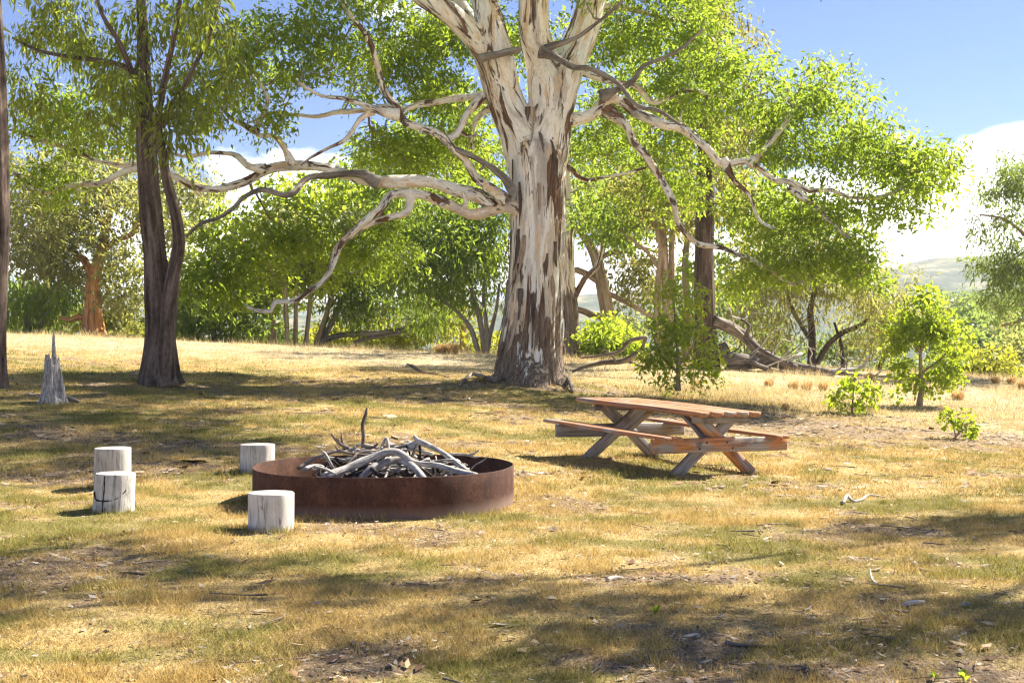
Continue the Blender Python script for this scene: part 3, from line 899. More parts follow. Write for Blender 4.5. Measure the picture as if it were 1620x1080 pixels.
    # limbs: (points, r0 px, r1 px, depth0, depth1)
    limbs = [
        ([(840, 325), (805, 322), (773, 316), (723, 300), (657, 288), (590, 291), (540, 276), (513, 267), (470, 262), (430, 267), (383, 287), (333, 297), (283, 287), (250, 268), (217, 260), (187, 257), (113, 240), (77, 227), (30, 205)], 13.5, 2.8, 28, 26.5),
        ([(835, 335), (800, 334), (753, 337), (707, 319), (665, 304), (623, 305), (600, 325), (573, 347), (545, 385), (520, 428), (493, 453), (467, 473), (433, 477), (428, 492), (393, 483), (365, 462)], 11.5, 2.2, 27.8, 26.6),
        ([(650, 306), (648, 318), (640, 337), (600, 345), (575, 355), (555, 372)], 8, 5, 27.5, 27.3),
        ([(240, 275), (213, 267), (160, 283), (100, 293), (67, 297), (33, 277), (5, 262)], 6, 2.5, 26.4, 26.0),
        ([(800, 318), (773, 300), (757, 277), (743, 257), (707, 220), (650, 190), (622, 173), (607, 133), (600, 93), (583, 60), (560, 28), (530, -10)], 9, 3.2, 27.6, 26.0),
        ([(815, 305), (790, 275), (770, 258), (735, 243), (700, 222)], 7, 4, 27.3, 27.0),
        ([(630, 182), (600, 176), (573, 170), (540, 157), (500, 150), (470, 130)], 7, 2.2, 26.7, 26.0),
        ([(590, 176), (567, 190), (550, 215), (525, 230), (490, 250), (477, 264)], 5, 1.6, 26.6, 26.2),
        ([(820, 135), (780, 145), (757, 152), (723, 157), (680, 163), (637, 174), (590, 170), (540, 177), (513, 182), (473, 187), (430, 180), (395, 190)], 9, 2.2, 28.3, 29.0),
        ([(765, 152), (745, 175), (722, 212), (705, 222)], 7, 5, 28.1, 27.2),
        ([(790, 165), (770, 177), (753, 197), (747, 235)], 7, 4, 28.5, 29.0),
        ([(462, 262), (452, 233), (432, 218), (407, 207), (417, 160), (402, 127), (380, 95)], 6, 2, 26.9, 26.6),
        ([(407, 208), (377, 193), (353, 170), (333, 157), (318, 120)], 4.5, 1.6, 26.7, 27.2),
        ([(420, 268), (403, 267), (377, 247), (360, 237), (320, 240), (293, 245), (265, 235), (225, 210), (180, 190)], 6, 2, 26.8, 27.6),
        ([(600, 290), (560, 275), (507, 280), (480, 290), (457, 307), (417, 298), (383, 315), (350, 335), (317, 360), (295, 377)], 7, 2.4, 27.2, 26.0),
        ([(850, 205), (895, 193), (940, 180), (960, 160), (980, 156), (1007, 180), (1040, 197), (1080, 207), (1113, 230), (1147, 253), (1170, 258), (1190, 263), (1223, 283), (1253, 297), (1287, 300), (1313, 310), (1357, 314), (1400, 310), (1450, 296)], 11.5, 2.4, 28, 26.6),
        ([(955, 172), (987, 195), (1003, 227), (1027, 247), (1050, 283), (1067, 320), (1075, 350), (1100, 383), (1137, 393), (1167, 407), (1190, 408), (1220, 427), (1250, 447), (1290, 440)], 8.5, 2.4, 27.8, 26.8),
        ([(1250, 297), (1280, 316), (1307, 337), (1327, 357), (1350, 385), (1370, 420)], 5, 2, 27, 26.6),
        ([(1185, 262), (1213, 227), (1243, 200), (1252, 172), (1245, 140)], 6, 2, 27.2, 27.6),
        ([(1145, 252), (1163, 287), (1183, 310), (1207, 345), (1240, 370)], 5, 2, 27.3, 27),
        ([(855, 82), (880, 95), (907, 103), (940, 113), (973, 130), (1007, 167), (1040, 177), (1078, 196)], 6.5, 2, 27.0, 26.0),
        ([(950, 152), (975, 142), (1000, 133), (1020, 103), (1073, 80), (1110, 50)], 6, 2, 27.4, 27),
        ([(857, 80), (907, 63), (953, 30), (985, 5)], 5, 2, 27.0, 26.5),
        ([(757, 94), (785, 85), (822, 81)], 5.5, 4.5, 27.0, 27.0),
        ([(890, 112), (917, 113), (957, 127), (1007, 143), (1037, 163), (1080, 143), (1113, 143), (1167, 160), (1215, 150)], 8, 2.4, 28.3, 28.8),
        ([(870, 262), (897, 267), (920, 283), (973, 277), (1020, 262)], 6, 2, 28.4, 29.2),
        ([(930, 20), (985, 12), (1040, 20), (1085, 35)], 7, 3, 28.6, 29.6),
        ([(640, -30), (560, -60), (470, -70), (390, -50), (330, 10), (300, 60)], 9, 3, 27, 25.5),
    ]
    lo = np.zeros
    for q, (L, r0, r1, da, db) in enumerate(limbs):
        pp = px_path(L, da, db)
        n = len(pp)
        rad = np.linspace(0, 1, n); rad = (r0 + (r1 - r0) * rad ** 0.62) * s
        rad[0] *= 1.45
        jit = rg.normal(0, 0.035, pp.shape); jit[:, 1] *= 2.0; jit[0] = 0
        pp = pp + jit
        pp, rr = smooth_path(pp, rad, 0.12)
        kk = len(pp)
        wob = np.stack([np.interp(np.arange(kk), np.arange(0, kk + 3, 3), rg.normal(0, 1, (kk + 5) // 3 + 1)[:len(np.arange(0, kk + 3, 3))]) for _ in range(3)], 1)
        wob[:2] = 0
        pp = pp + wob * (0.016 + 0.09 * rr)[:, None]
        m_ = MB(); tube(m_, pp, rr, 14, rough=0.16, seed=q, lump=0.16)
        for _ in range(max(1, kk // 22)):            # knots and snapped-off stubs
            j = int(rg.integers(4, max(5, kk - 4))); dv = rg.normal(0, 1, 3); dv[2] += .3; dv = unit(dv)
            ln_ = rr[j] * rg.uniform(1.6, 4.5); r0_ = rr[j] * rg.uniform(.3, .55)
            sp = np.array([pp[j], pp[j] + dv * (rr[j] + ln_ * .5) + rg.normal(0, .02, 3), pp[j] + dv * (rr[j] + ln_) + rg.normal(0, .05, 3)])
            tube(m_, sp, np.array([r0_ * 1.3, r0_, r0_ * .6]), 7, rough=.2, seed=q + 3)
        for c_ in m_.C: c_[:, 2] *= 2.6
        link('limb', m_.mesh('limb', M['gum_bark' if q not in (5, 14, 20, 21, 22, 23) else 'grey_bark'], base, extra={'low': np.full(m_.n, 0.0 if q != 4 else 0.35)}), rt)
        if q != 23:
            S.append(pp); SR.append(rr)
    S = np.concatenate(S); SR = np.concatenate(SR)
    blobs = [
        (100, 190, 95, 55, 26.6, 1.6, 34), (70, 285, 70, 25, 26.2, 1.2, 10), (180, 215, 60, 30, 26.8, 1.2, 10),
        (385, 85, 95, 75, 27, 2.0, 38), (330, 165, 55, 40, 27, 1.5, 16), (440, 195, 45, 22, 26.6, 1, 5), (485, 70, 80, 60, 27, 2.0, 28),
        (570, 25, 110, 45, 26.6, 2.4, 24), (560, 110, 60, 40, 29, 2, 16), (650, 80, 85, 75, 30.3, 1.8, 56),
        (700, 235, 100, 55, 30.6, 1.6, 40), (620, 240, 60, 40, 30, 1.4, 14), (690, 150, 70, 40, 30.5, 1.5, 20),
        (560, 400, 110, 45, 28.8, 1.2, 30), (455, 360, 95, 38, 28.2, 1.2, 20), (340, 430, 60, 58, 26.7, 1.2, 34), (610, 350, 50, 40, 28.5, 1.2, 10), (400, 410, 60, 40, 27.6, 1.0, 10),
        (735, 35, 60, 60, 31, 1.4, 30), (820, 60, 60, 60, 32, 1.2, 26), (1000, 55, 120, 75, 30.2, 2.4, 66), (1095, 50, 70, 70, 29.5, 2, 30),
        (960, 220, 65, 70, 31.2, 1.6, 28), (1055, 270, 85, 75, 30.2, 1.8, 40), (1070, 150, 80, 60, 29.5, 2, 28), (1150, 150, 70, 80, 29, 2, 30),
        (1255, 160, 80, 62, 28.2, 2.2, 44), (1335, 225, 65, 60, 27.5, 2, 34), (1445, 272, 75, 48, 26.8, 1.7, 36), (1395, 250, 45, 35, 27, 1.5, 12), (1225, 335, 75, 50, 28, 1.6, 24),
        (1315, 335, 75, 45, 27.4, 1.6, 24), (1270, 415, 110, 40, 26.9, 1.5, 34), (1370, 430, 45, 32, 26.7, 1.2, 14), (1195, 440, 40, 28, 28.0, 1.0, 8), (1420, 330, 60, 28, 26.8, 1.2, 10), (1240, 230, 70, 40, 27.8, 1.6, 18),
        (820, -250, 430, 170, 28, 6.5, 330), (1000, -210, 260, 110, 24, 3.6, 130), (1265, -320, 250, 105, 22, 2.8, 130), (560, -130, 170, 70, 27, 3, 40), (1010, -90, 150, 60, 29, 3, 34),
    ]
    C = sample_blobs(blobs, rg)
    tb = MB(); twigs(tb, S, SR, C, rg, 5, amp=0.12, rmin=0.009, k=0.022, lift=-0.06)
    link('branches', tb.mesh('branches', M['twig_bark'], base), rt, kind='stuff')
    rr = np.ones((len(C), 3)) * 0.48 * rg.uniform(0.65, 1.35, (len(C), 1)); rr[:, 2] *= 0.75
    V, T = make_leaves(C, rr, 102, 0.118, 0.048, 0.3, rg, sub=9, subsig=0.24)
    link('crown', np_mesh('crown', V - base, T, M['leaf_gum']), rt)
    print('gum leaves', len(V) // 4, 'clumps', len(C), 'trunk verts', nv, time.time() - T0)
    return S
GUM_S = big_gum()

# ------------------------------------------------------------------ stringybark on the left
def fl_string(sv, th):
    return 1 + 0.05 * np.sin(9 * th + 0.3 * sv) + 0.04 * np.sin(14 * th - 0.5 * sv) + 0.02 * np.sin(23 * th)
d = 24.0; s = d / F
b = gpos(253, d)
tree('stringybark_tree', b, 'dark furrowed stringybark with twin stems at left of the fire ring', [
    (px_path([(256, 612), (254, 600), (254, 540), (251, 470), (245, 400), (237, 320), (232, 240), (228, 150), (226, 60), (222, -40), (226, -180), (215, -320)], d, d), np.array([25, 24, 21, 20, 18, 16.5, 15, 11.5, 8.5, 6.5, 5, 3]) * s),
    (px_path([(262, 602, 23.8), (264, 540, 23.75), (268, 480, 23.75), (275, 430, 23.75), (283, 385, 23.75), (277, 335, 23.7), (265, 290, 23.7), (256, 240, 23.6), (250, 190, 23.6), (262, 120, 23.4), (275, 60, 23), (285, 0, 22.8)], d, d), np.array([15, 13, 12, 11, 9.5, 8.5, 8, 7, 6, 5, 4, 3]) * s),
    (px_path([(231, 170), (215, 130), (190, 70), (160, 20), (150, -30)], 24, 23), np.array([6, 5, 4, 3, 2]) * s),
    (px_path([(256, 200, 23.6), (290, 140), (310, 100), (330, 60), (345, 10)], 23.4, 23), np.array([5, 4, 3.2, 2.6, 2]) * s),
    (px_path([(228, 120), (180, 100), (110, 90), (60, 80), (20, 60)], 24, 24.5), np.array([5, 4, 3.2, 2.6, 2]) * s),
    (px_path([(262, 262, 23.6), (268, 230), (270, 205)], 23.6, 23.6), np.array([4, 3.5, 3]) * s),
], [(85, 55, 80, 42, 24.6, 1.3, 15), (165, 115, 80, 65, 24.9, 1.2, 18), (55, 150, 50, 40, 24.6, 1.0, 9), (255, 50, 80, 55, 24.4, 1.2, 15), (290, 165, 45, 50, 23.8, 1.0, 12),
    (175, 195, 65, 30, 24.4, 1.0, 9), (330, 30, 55, 45, 23, 1.2, 10), (205, 140, 30, 45, 23, 0.6, 5), (130, 8, 100, 35, 24.4, 1.4, 10), (230, -180, 220, 130, 24, 3.2, 60), (365, 120, 30, 30, 23.4, .8, 4), (262, 215, 35, 22, 23.2, .6, 6)],
    'string_bark', 'leaf_string', 0.15, 0.036, 115, 0.42, droop=0.6, sides=40, twig='twig_bark', seed=11, flat=1.0, rough=0.10, step=0.15, flute=fl_string)

# trunk on the left border
d = 18.5; s = d / F
b = gpos(-13, d)
tree('border_gum_tree', b, 'grey-brown trunk cut off by the left border of the picture', [
    (px_path([(-14, 612), (-13, 600), (-12, 540), (-9, 470), (-6, 380), (-5, 280), (-8, 180), (-11, 60), (-16, -60), (-20, -250)], d, d), np.array([19, 18, 18, 18, 19, 19, 18, 15, 13, 8]) * s)],
    [(-90, -120, 90, 90, 19, 2.0, 40), (-120, 60, 60, 80, 19, 1.5, 20)], 'string_bark', 'leaf_string', 0.15, 0.036, 100, 0.42, droop=0.6, sides=36, twig='twig_bark', seed=12, flat=1.0, step=0.15, flute=fl_string)

# overhanging gum to the right of the camera, out of the frame save for a hanging tip
b = np.array([13.0, 16.5, float(tz(13.0, 16.5))])
def w(*p): return np.array(p, float)
def blobw(c, r, n):    # world-space blob -> pixel blob tuple
    return ((c[0] / c[1]) * F + 810, HORIZON - (c[2] - H) / c[1] * F, r[0] * F / c[1], r[2] * F / c[1], c[1], r[1], n)
tree('overhanging_gum_tree', b, 'gum tree whose hanging leafy tip dips into the top of the sky at right', [
    (np.array([b + [0, 0, -.1], b + [0, 0, 1], b + [-.2, .1, 3], b + [-.3, 0, 5], b + [-.2, -.2, 7.5], b + [0, 0, 11]]), np.array([.32, .3, .26, .22, .16, .06])),
    (np.array([b + [-.25, .05, 4.6], w(11, 15.3, 7.0), w(8.5, 13.8, 8.2), w(5.8, 12.6, 8.6), w(3.5, 12.0, 8.5)]), np.array([.08, .055, .04, .03, .015])),
    (np.array([b + [-.3, 0, 5.4], w(11.5, 14.5, 7.6), w(9.6, 12, 8.6), w(8, 10, 8.8)]), np.array([.07, .05, .03, .015])),
    (np.array([b + [-.25, 0, 5.5], w(14.4, 17.2, 7.5), w(15.6, 17.8, 8.5)]), np.array([.1, .07, .03])),
    (np.array([w(3.7, 12.05, 8.5), w(3.0, 11.4, 7.6), w(2.75, 11.1, 6.2), w(2.70, 11.05, 5.4), w(2.70, 11.05, 4.46)]), np.array([.018, .014, .011, .008, .004])),
], [blobw(w(7.0, 11.0, 8.0), (1.7, 1.3, .6), 40), blobw(w(3.6, 12.6, 8.4), (1.6, .8, .5), 30), blobw(w(5.2, 14.2, 9.0), (1.6, .7, .6), 26), blobw(w(4.8, 9.4, 8.5), (1.6, .9, .5), 30), blobw(w(9.4, 13.0, 9.6), (2.2, 1.2, .9), 40),
    blobw(w(8.8, 9.6, 8.5), (1.5, 1.0, .5), 28), blobw(w(11.4, 15.4, 8.2), (1.8, .6, .6), 28), blobw(w(9.8, 12.0, 8.0), (1.4, .8, .5), 22), blobw(w(13, 16.5, 10.5), (2.2, 1.6, 1.0), 24), blobw(w(2.0, 11.9, 9.2), (1.4, .6, .4), 20), blobw(w(6.6, 13.0, 8.6), (1.2, .5, .5), 16),
    blobw(w(2.70, 11.05, 5.12), (.10, .10, .06), 2)],
    'string_bark', 'leaf_string', 0.13, 0.04, 84, 0.42, droop=0.5, sides=14, twig='twig_bark', seed=13, flat=0.9)
print('front trees', time.time() - T0)

# ------------------------------------------------------------------ background trees
def bg(name, label, px, d, stems, blobs, bark, leaf, L, W, per, crad, **kw):
    b = gpos(px, d); s = d / F
    st = [(px_path(p, d, d), np.array(r) * s) for p, r in stems]
    return tree(name, b, label, st, [bl if len(bl) == 7 else (bl[0], bl[1], bl[2], bl[3], d, bl[4], bl[5]) for bl in blobs], bark, leaf, L, W, per, crad, **kw)

bg('orange_gum_tree', 'gum with glowing orange trunk and grey-green crown at left on the crest', 147, 50, [
    ([(148, 530), (148, 522), (147, 490), (146, 455), (148, 440), (160, 400), (168, 360), (175, 300), (190, 250)], [14, 13, 12, 11, 10, 8, 6.5, 5, 3]),
    ([(146, 450), (138, 420), (120, 400), (90, 385), (60, 390)], [7, 6, 5, 4, 2]),
    ([(160, 400), (185, 380), (210, 370), (225, 340)], [5, 4.5, 4, 3]),
    ([(140, 505), (125, 500), (110, 506), (95, 502)], [5.5, 5, 4, 2.5]),
    ([(166, 360), (140, 320), (110, 300), (80, 270)], [5, 4, 3, 2]),
], [(60, 330, 65, 45, 3, 34), (120, 370, 60, 40, 3, 34), (50, 400, 60, 40, 3, 30), (150, 290, 70, 45, 3.2, 36), (90, 430, 60, 28, 2.5, 22), (215, 330, 45, 50, 2.5, 24), (205, 420, 35, 40, 2.5, 16),
    (30, 270, 60, 35, 3, 20), (270, 330, 45, 70, 54, 2.5, 30), (300, 285, 40, 40, 54, 2.5, 16), (190, 470, 30, 30, 2, 10), (120, 250, 70, 30, 3, 18)],
   'orange_bark', 'leaf_grey', 0.22, 0.07, 130, 0.85, seed=21, twig='tan_bark', sides=14, rmin=0.012, flat=.7)
bg('drooping_shrub', 'dark green drooping shrub thicket at left edge of the crest', 45, 52, [
    ([(45, 535), (42, 500), (35, 470), (38, 440)], [5, 4, 3, 2]), ([(60, 535), (70, 500), (80, 480)], [4, 3, 2])],
   [(25, 480, 45, 42, 2, 26), (75, 490, 35, 32, 2, 16), (110, 470, 30, 30, 2.5, 10)], 'grey_bark', 'leaf_dark', 0.24, 0.06, 130, 0.75, droop=.75, seed=22, rmin=.012, flat=1.1, cat='shrub')
bg('yellow_wattle_bush', 'bright yellow-green bush between the orange trunk and the stringybark', 95, 56, [([(100, 535), (95, 510), (90, 480)], [3, 2.5, 2])],
   [(90, 500, 40, 22, 1.5, 14), (180, 500, 40, 25, 1.5, 16)], 'grey_bark', 'leaf_yellow', 0.24, 0.08, 120, 0.8, seed=23, rmin=.012, cat='bush')
bg('leafy_bush', 'dark leafy bush with twin thin trunks right of the stringybark on the crest', 340, 46, [
    ([(340, 545), (339, 520), (336, 480), (330, 440)], [4, 3.5, 3, 2]), ([(367, 545), (366, 520), (362, 490), (366, 440)], [3, 2.6, 2, 2])],
   [(310, 470, 40, 40, 2, 26), (350, 490, 45, 30, 2, 24), (380, 450, 35, 45, 2, 22), (300, 510, 25, 25, 1.5, 10), (395, 510, 25, 20, 1.5, 8)], 'dark_bark', 'leaf_dark', 0.2, 0.075, 130, 0.75, seed=24, rmin=.012, cat='bush')
for i, (x, top, lean, lab) in enumerate([(455, 400, -8, 'slim brown gum sapling, leftmost of the thin stems on the crest'), (467, 370, 4, 'slim straight brown gum sapling, second of the thin stems on the crest'),
                                         (484, 380, 18, 'slim brown gum sapling leaning right among the thin stems'), (500, 365, 60, 'brown gum sapling leaning far right among the thin stems')]):
    bg('gum_sapling', lab, x, 47 + i * .8, [([(x, 556), (x, 545), (x + lean * .25, 500), (x + lean * .6, 440), (x + lean, top)], [4.5, 4, 3.6, 3, 1.8]),
        ([(x + lean * .5, 455), (x + lean * .5 - 20, 430), (x + lean * .5 - 25, 400)], [2, 1.8, 1.4])],
       [(x + lean, top, 38, 32, 1.8, 12), (x + lean * .5 - 15, top + 45, 35, 25, 1.8, 7)], 'tan_bark', ['leaf_fresh', 'leaf_grey'][i % 2], 0.2, 0.075, 110, 0.7, seed=31 + i, rmin=.012, group='thin gum saplings on the crest')
bg('spreading_wattle', 'wattle with long low spreading branches left of the big trunk', 520, 50, [
    ([(505, 552), (512, 540), (540, 530), (590, 527), (640, 520), (690, 505)], [5, 5, 4.5, 4, 3, 2]),
    ([(505, 550), (530, 500), (545, 470), (560, 430), (590, 400)], [5, 4.5, 4, 3, 2]),
    ([(555, 552), (565, 540), (600, 532), (650, 525)], [4.5, 4, 3, 2]),
    ([(500, 550), (515, 505), (525, 460), (540, 420)], [4.5, 4, 3, 2]),
], [(545, 470, 40, 30, 2, 16), (600, 480, 50, 35, 2, 18), (580, 420, 60, 35, 2.5, 24), (510, 415, 45, 35, 2.5, 16), (640, 440, 50, 30, 2.5, 18), (680, 500, 40, 25, 2, 12)], 'grey_bark', 'leaf_dark', 0.24, 0.055, 130, 0.8, droop=.5, seed=41, rmin=.012, twig='tan_bark')
bg('feathery_tree', 'dense feathery dark green tree close behind the big trunk on its left', 760, 46, [
    ([(765, 570), (766, 550), (760, 510), (750, 470), (735, 430), (715, 390)], [6, 5, 4.5, 4, 3, 2]),
    ([(770, 565), (775, 530), (785, 490), (790, 450)], [5, 4, 3, 2]), ([(758, 565), (745, 520), (720, 490), (690, 470)], [4.5, 4, 3, 2]), ([(768, 560), (770, 520), (765, 470), (770, 420)], [4, 3.5, 3, 2])],
   [(690, 390, 75, 45, 2.5, 44), (745, 420, 50, 50, 2.5, 30), (650, 350, 60, 40, 2.5, 24), (740, 340, 55, 40, 2.5, 26), (640, 410, 45, 35, 2.5, 18), (780, 380, 40, 50, 2.5, 16), (700, 450, 50, 22, 2, 12)], 'grey_bark', 'leaf_dark', 0.24, 0.055, 140, 0.8, droop=.45, seed=42, rmin=.012)
bg('lime_bush', 'bright lime green low bush in front of the feathery tree', 660, 54, [([(660, 575), (658, 540), (650, 510)], [3, 2.5, 2])],
   [(620, 530, 55, 25, 2, 20), (690, 480, 55, 30, 2.5, 24), (715, 530, 30, 25, 2, 10), (540, 535, 45, 18, 2, 14), (770, 545, 35, 22, 2, 10)], 'grey_bark', 'leaf_yellow', 0.22, 0.08, 130, 0.85, seed=43, rmin=.012, cat='bush')
bg('tall_back_gum_tree', 'tall gum filling the gap behind the big trunk with mid green crown', 600, 62, [
    ([(600, 590), (602, 540), (610, 460), (605, 380), (615, 300), (600, 230)], [7, 6, 5, 4.5, 3.5, 2]), ([(605, 400), (560, 350), (530, 300)], [4, 3, 2]), ([(610, 420), (660, 350), (700, 300)], [4, 3, 2])],
   [(560, 330, 70, 50, 3, 20), (640, 290, 70, 50, 3, 22), (700, 330, 60, 45, 3, 16), (500, 380, 60, 45, 3, 14), (440, 410, 45, 50, 3, 12), (420, 470, 50, 40, 3, 12)], 'tan_bark', 'leaf_far', 0.3, 0.1, 110, 1.15, seed=44, rmin=.015)
bg('tall_back_gum_tree', 'tall bright green gum behind the long left limb of the big gum', 430, 58, [
    ([(430, 585), (432, 520), (425, 460), (432, 400), (420, 340)], [6, 5, 4.5, 4, 2]), ([(428, 440), (380, 380), (340, 340)], [3.5, 3, 2]), ([(430, 430), (480, 370), (520, 340)], [3.5, 3, 2])],
   [(330, 350, 55, 40, 3, 14), (400, 370, 55, 40, 3, 16), (470, 345, 55, 35, 3, 14), (525, 430, 50, 40, 3, 14), (300, 410, 45, 45, 3, 12), (440, 455, 60, 40, 3, 16), (370, 440, 40, 40, 3, 10), (510, 310, 45, 35, 3, 12), (450, 305, 40, 25, 3, 8), (560, 300, 40, 35, 3, 8)], 'tan_bark', 'leaf_fresh', 0.26, 0.1, 110, 1.0, seed=71, rmin=.013)
bg('tall_back_gum_tree', 'tall yellow-green gum right behind the fork of the big gum on its left', 730, 54, [
    ([(735, 580), (732, 500), (728, 420), (720, 340), (715, 270), (700, 200)], [7, 6, 5.5, 5, 4, 2]), ([(722, 350), (680, 290), (640, 250)], [4, 3, 2]), ([(718, 300), (750, 250), (765, 210)], [3.5, 3, 2])],
   [(600, 255, 55, 40, 3, 14), (680, 215, 65, 45, 3, 20), (755, 255, 45, 55, 3, 16), (640, 320, 60, 40, 3, 16), (740, 180, 45, 35, 3, 10), (720, 310, 50, 40, 3, 12), (600, 330, 40, 40, 3, 8)], 'tan_bark', 'leaf_gum', 0.25, 0.1, 115, 0.95, seed=72, rmin=.013)
bg('tall_back_gum_tree', 'tall green gum filling behind the right limbs of the big gum', 1085, 52, [
    ([(1085, 590), (1088, 500), (1084, 420), (1090, 340), (1085, 260), (1095, 180)], [7, 6, 5.5, 5, 4, 2]), ([(1088, 380), (1140, 330), (1200, 300)], [4, 3, 2]), ([(1087, 340), (1040, 270), (1000, 220)], [4, 3, 2])],
   [(995, 210, 50, 50, 3, 16), (1050, 330, 50, 45, 3, 16), (1000, 130, 55, 45, 3, 14), (1150, 340, 55, 45, 3, 16), (1215, 300, 50, 40, 3, 14), (1180, 230, 50, 45, 3, 14), (1265, 350, 50, 40, 3, 12), (940, 280, 40, 45, 3, 12), (1100, 420, 50, 40, 3, 12), (1190, 420, 45, 40, 3, 10)], 'tan_bark', 'leaf_gum', 0.24, 0.1, 115, 0.95, seed=73, rmin=.013)
bg('pale_gum_tree', 'pale gum with dark rough base just right of the big trunk', 906, 42, [
    ([(906, 578), (906, 566), (905, 520), (903, 484), (899, 450), (899, 400), (898, 350), (896, 290), (890, 220), (885, 150)], [15, 14, 12, 11.5, 11, 9.5, 9.5, 9, 7, 4]),
    ([(909, 470), (925, 440), (944, 422), (952, 395), (957, 370), (975, 340)], [5, 4.5, 4, 3.5, 3, 2]),
    ([(898, 445), (888, 425), (880, 420)], [6, 5, 4.5]),
    ([(905, 500), (890, 492), (870, 470)], [4, 3.5, 3]),
], [(950, 340, 60, 40, 2.4, 26), (900, 250, 60, 60, 2.5, 24), (985, 370, 45, 30, 2.2, 16), (880, 150, 60, 60, 2.5, 16)], 'gum_bark', 'leaf_dark', 0.19, 0.055, 120, 0.7, seed=45, sides=18, twig='tan_bark', rmin=.01)
bg('leaning_gum_tree', 'brown gum leaning left with low side limbs behind the round bush', 966, 47, [
    ([(975, 580), (970, 545), (963, 504), (957, 470), (950, 435), (942, 405), (925, 375), (905, 350), (890, 320)], [11, 11, 11, 10.5, 10, 8.5, 6, 4, 2]),
    ([(948, 445), (930, 434), (913, 427), (890, 430)], [6, 5.5, 5, 3]),
    ([(960, 502), (935, 498), (915, 490), (885, 502), (865, 498)], [6, 5.5, 5, 4, 3]),
    ([(945, 412), (965, 400), (990, 398), (1010, 390), (1040, 400)], [4.5, 4, 3.5, 3, 2]),
    ([(955, 460), (975, 470), (1005, 485), (1030, 500)], [4, 4, 4.5, 4]),
], [(1000, 350, 65, 35, 2.5, 28), (960, 310, 60, 35, 2.5, 22), (1020, 410, 40, 25, 2, 10), (930, 330, 40, 30, 2.2, 10), (990, 440, 35, 22, 2, 6), (1020, 460, 45, 30, 2.4, 12)], 'tan_bark', 'leaf_olive', 0.2, 0.06, 110, 0.75, seed=46, sides=14, rmin=.01)
bg('round_bush', 'rounded mid green bush between the pale gum and the near bush', 965, 42, [([(965, 580), (962, 555), (955, 530)], [3, 2.5, 2]), ([(975, 580), (985, 550), (995, 530)], [3, 2.5, 2])],
   [(965, 535, 40, 24, 1.6, 32), (940, 550, 25, 18, 1.2, 10), (1000, 545, 25, 22, 1.4, 12)], 'grey_bark', 'leaf_fresh', 0.15, 0.06, 130, 0.55, seed=47, rmin=.01, cat='bush')
bg('forked_gum_tree', 'reddish gum with several close stems rising behind the near bush', 1052, 40, [
    ([(1055, 580), (1054, 520), (1053, 446), (1050, 376), (1044, 340), (1036, 300)], [7, 6, 5.5, 5, 4.5, 3]),
    ([(1060, 580), (1062, 500), (1063, 430), (1063, 380), (1072, 330), (1080, 280)], [6, 5.5, 5, 4.5, 4, 2.5]),
    ([(1045, 580), (1040, 500), (1042, 440), (1046, 390), (1035, 350)], [6, 5.5, 5, 4.5, 3]),
    ([(1046, 430), (1025, 400), (1000, 380), (980, 365)], [3, 2.6, 2.2, 1.6]),
], [(1040, 300, 55, 40, 2.2, 20), (1090, 330, 50, 45, 2.2, 20), (1010, 300, 40, 35, 2.2, 10)], 'tan_bark', 'leaf_olive', 0.18, 0.055, 110, 0.65, seed=48, rmin=.01)
bg('dark_stringybark_tree', 'straight dark stringybark trunk behind the right limb of the big gum', 1116, 38, [
    ([(1116, 585), (1116, 560), (1115, 500), (1114, 420), (1115, 340), (1116, 260), (1118, 190), (1122, 120), (1128, 40), (1130, -60)], [16, 15.5, 15, 14.5, 14, 12.5, 11.5, 9, 7, 4]),
    ([(1117, 220), (1090, 170), (1060, 130), (1030, 110)], [5, 4, 3, 2]), ([(1120, 210), (1160, 170), (1190, 140), (1220, 100)], [5, 4, 3, 2]),
    ([(1116, 280), (1085, 250), (1070, 240)], [4, 3, 2]), ([(1118, 190), (1150, 150), (1170, 90), (1200, 70)], [3, 2.4, 1.8, 1]),
], [(1130, 230, 55, 50, 2.4, 22), (1170, 180, 45, 50, 2.4, 20), (1080, 180, 60, 55, 2.4, 24), (1130, 80, 60, 50, 2.4, 22), (1120, 10, 50, 40, 2.4, 14), (1160, 290, 40, 35, 2, 10)], 'dark_bark', 'leaf_olive', 0.18, 0.045, 120, 0.65, droop=.6, seed=49, sides=26, rmin=.01, twig='grey_bark', flute=fl_string)
bg('casuarina_tree', 'grey-olive she-oak with wispy drooping foliage behind the fallen log', 1290, 45, [
    ([(1285, 600), (1284, 570), (1285, 530), (1282, 490), (1290, 450), (1285, 400)], [7, 6.5, 5.5, 4.5, 3.5, 2]),
    ([(1292, 575), (1310, 545), (1335, 525), (1365, 512), (1390, 480)], [5, 4.5, 4, 3, 2]),
    ([(1284, 540), (1265, 510), (1250, 480), (1240, 440)], [4, 3.5, 3, 2]),
    ([(1390, 590), (1400, 560), (1420, 535), (1430, 500)], [4, 4, 3, 2]), ([(1334, 590), (1332, 550), (1320, 510)], [4, 3, 2]),
], [(1240, 440, 60, 55, 2.5, 34), (1310, 440, 60, 60, 2.5, 36), (1380, 470, 50, 55, 2.5, 30), (1300, 380, 70, 45, 2.5, 26), (1190, 470, 45, 60, 2.5, 22), (1420, 500, 30, 55, 2.2, 14), (1240, 520, 50, 35, 2, 14), (1370, 545, 45, 25, 2, 10), (1220, 380, 50, 40, 2.5, 14)],
   'dark_bark', 'leaf_olive', 0.22, 0.035, 120, 0.7, droop=.5, seed=50, rmin=.012, flat=1.1, twig='grey_bark')
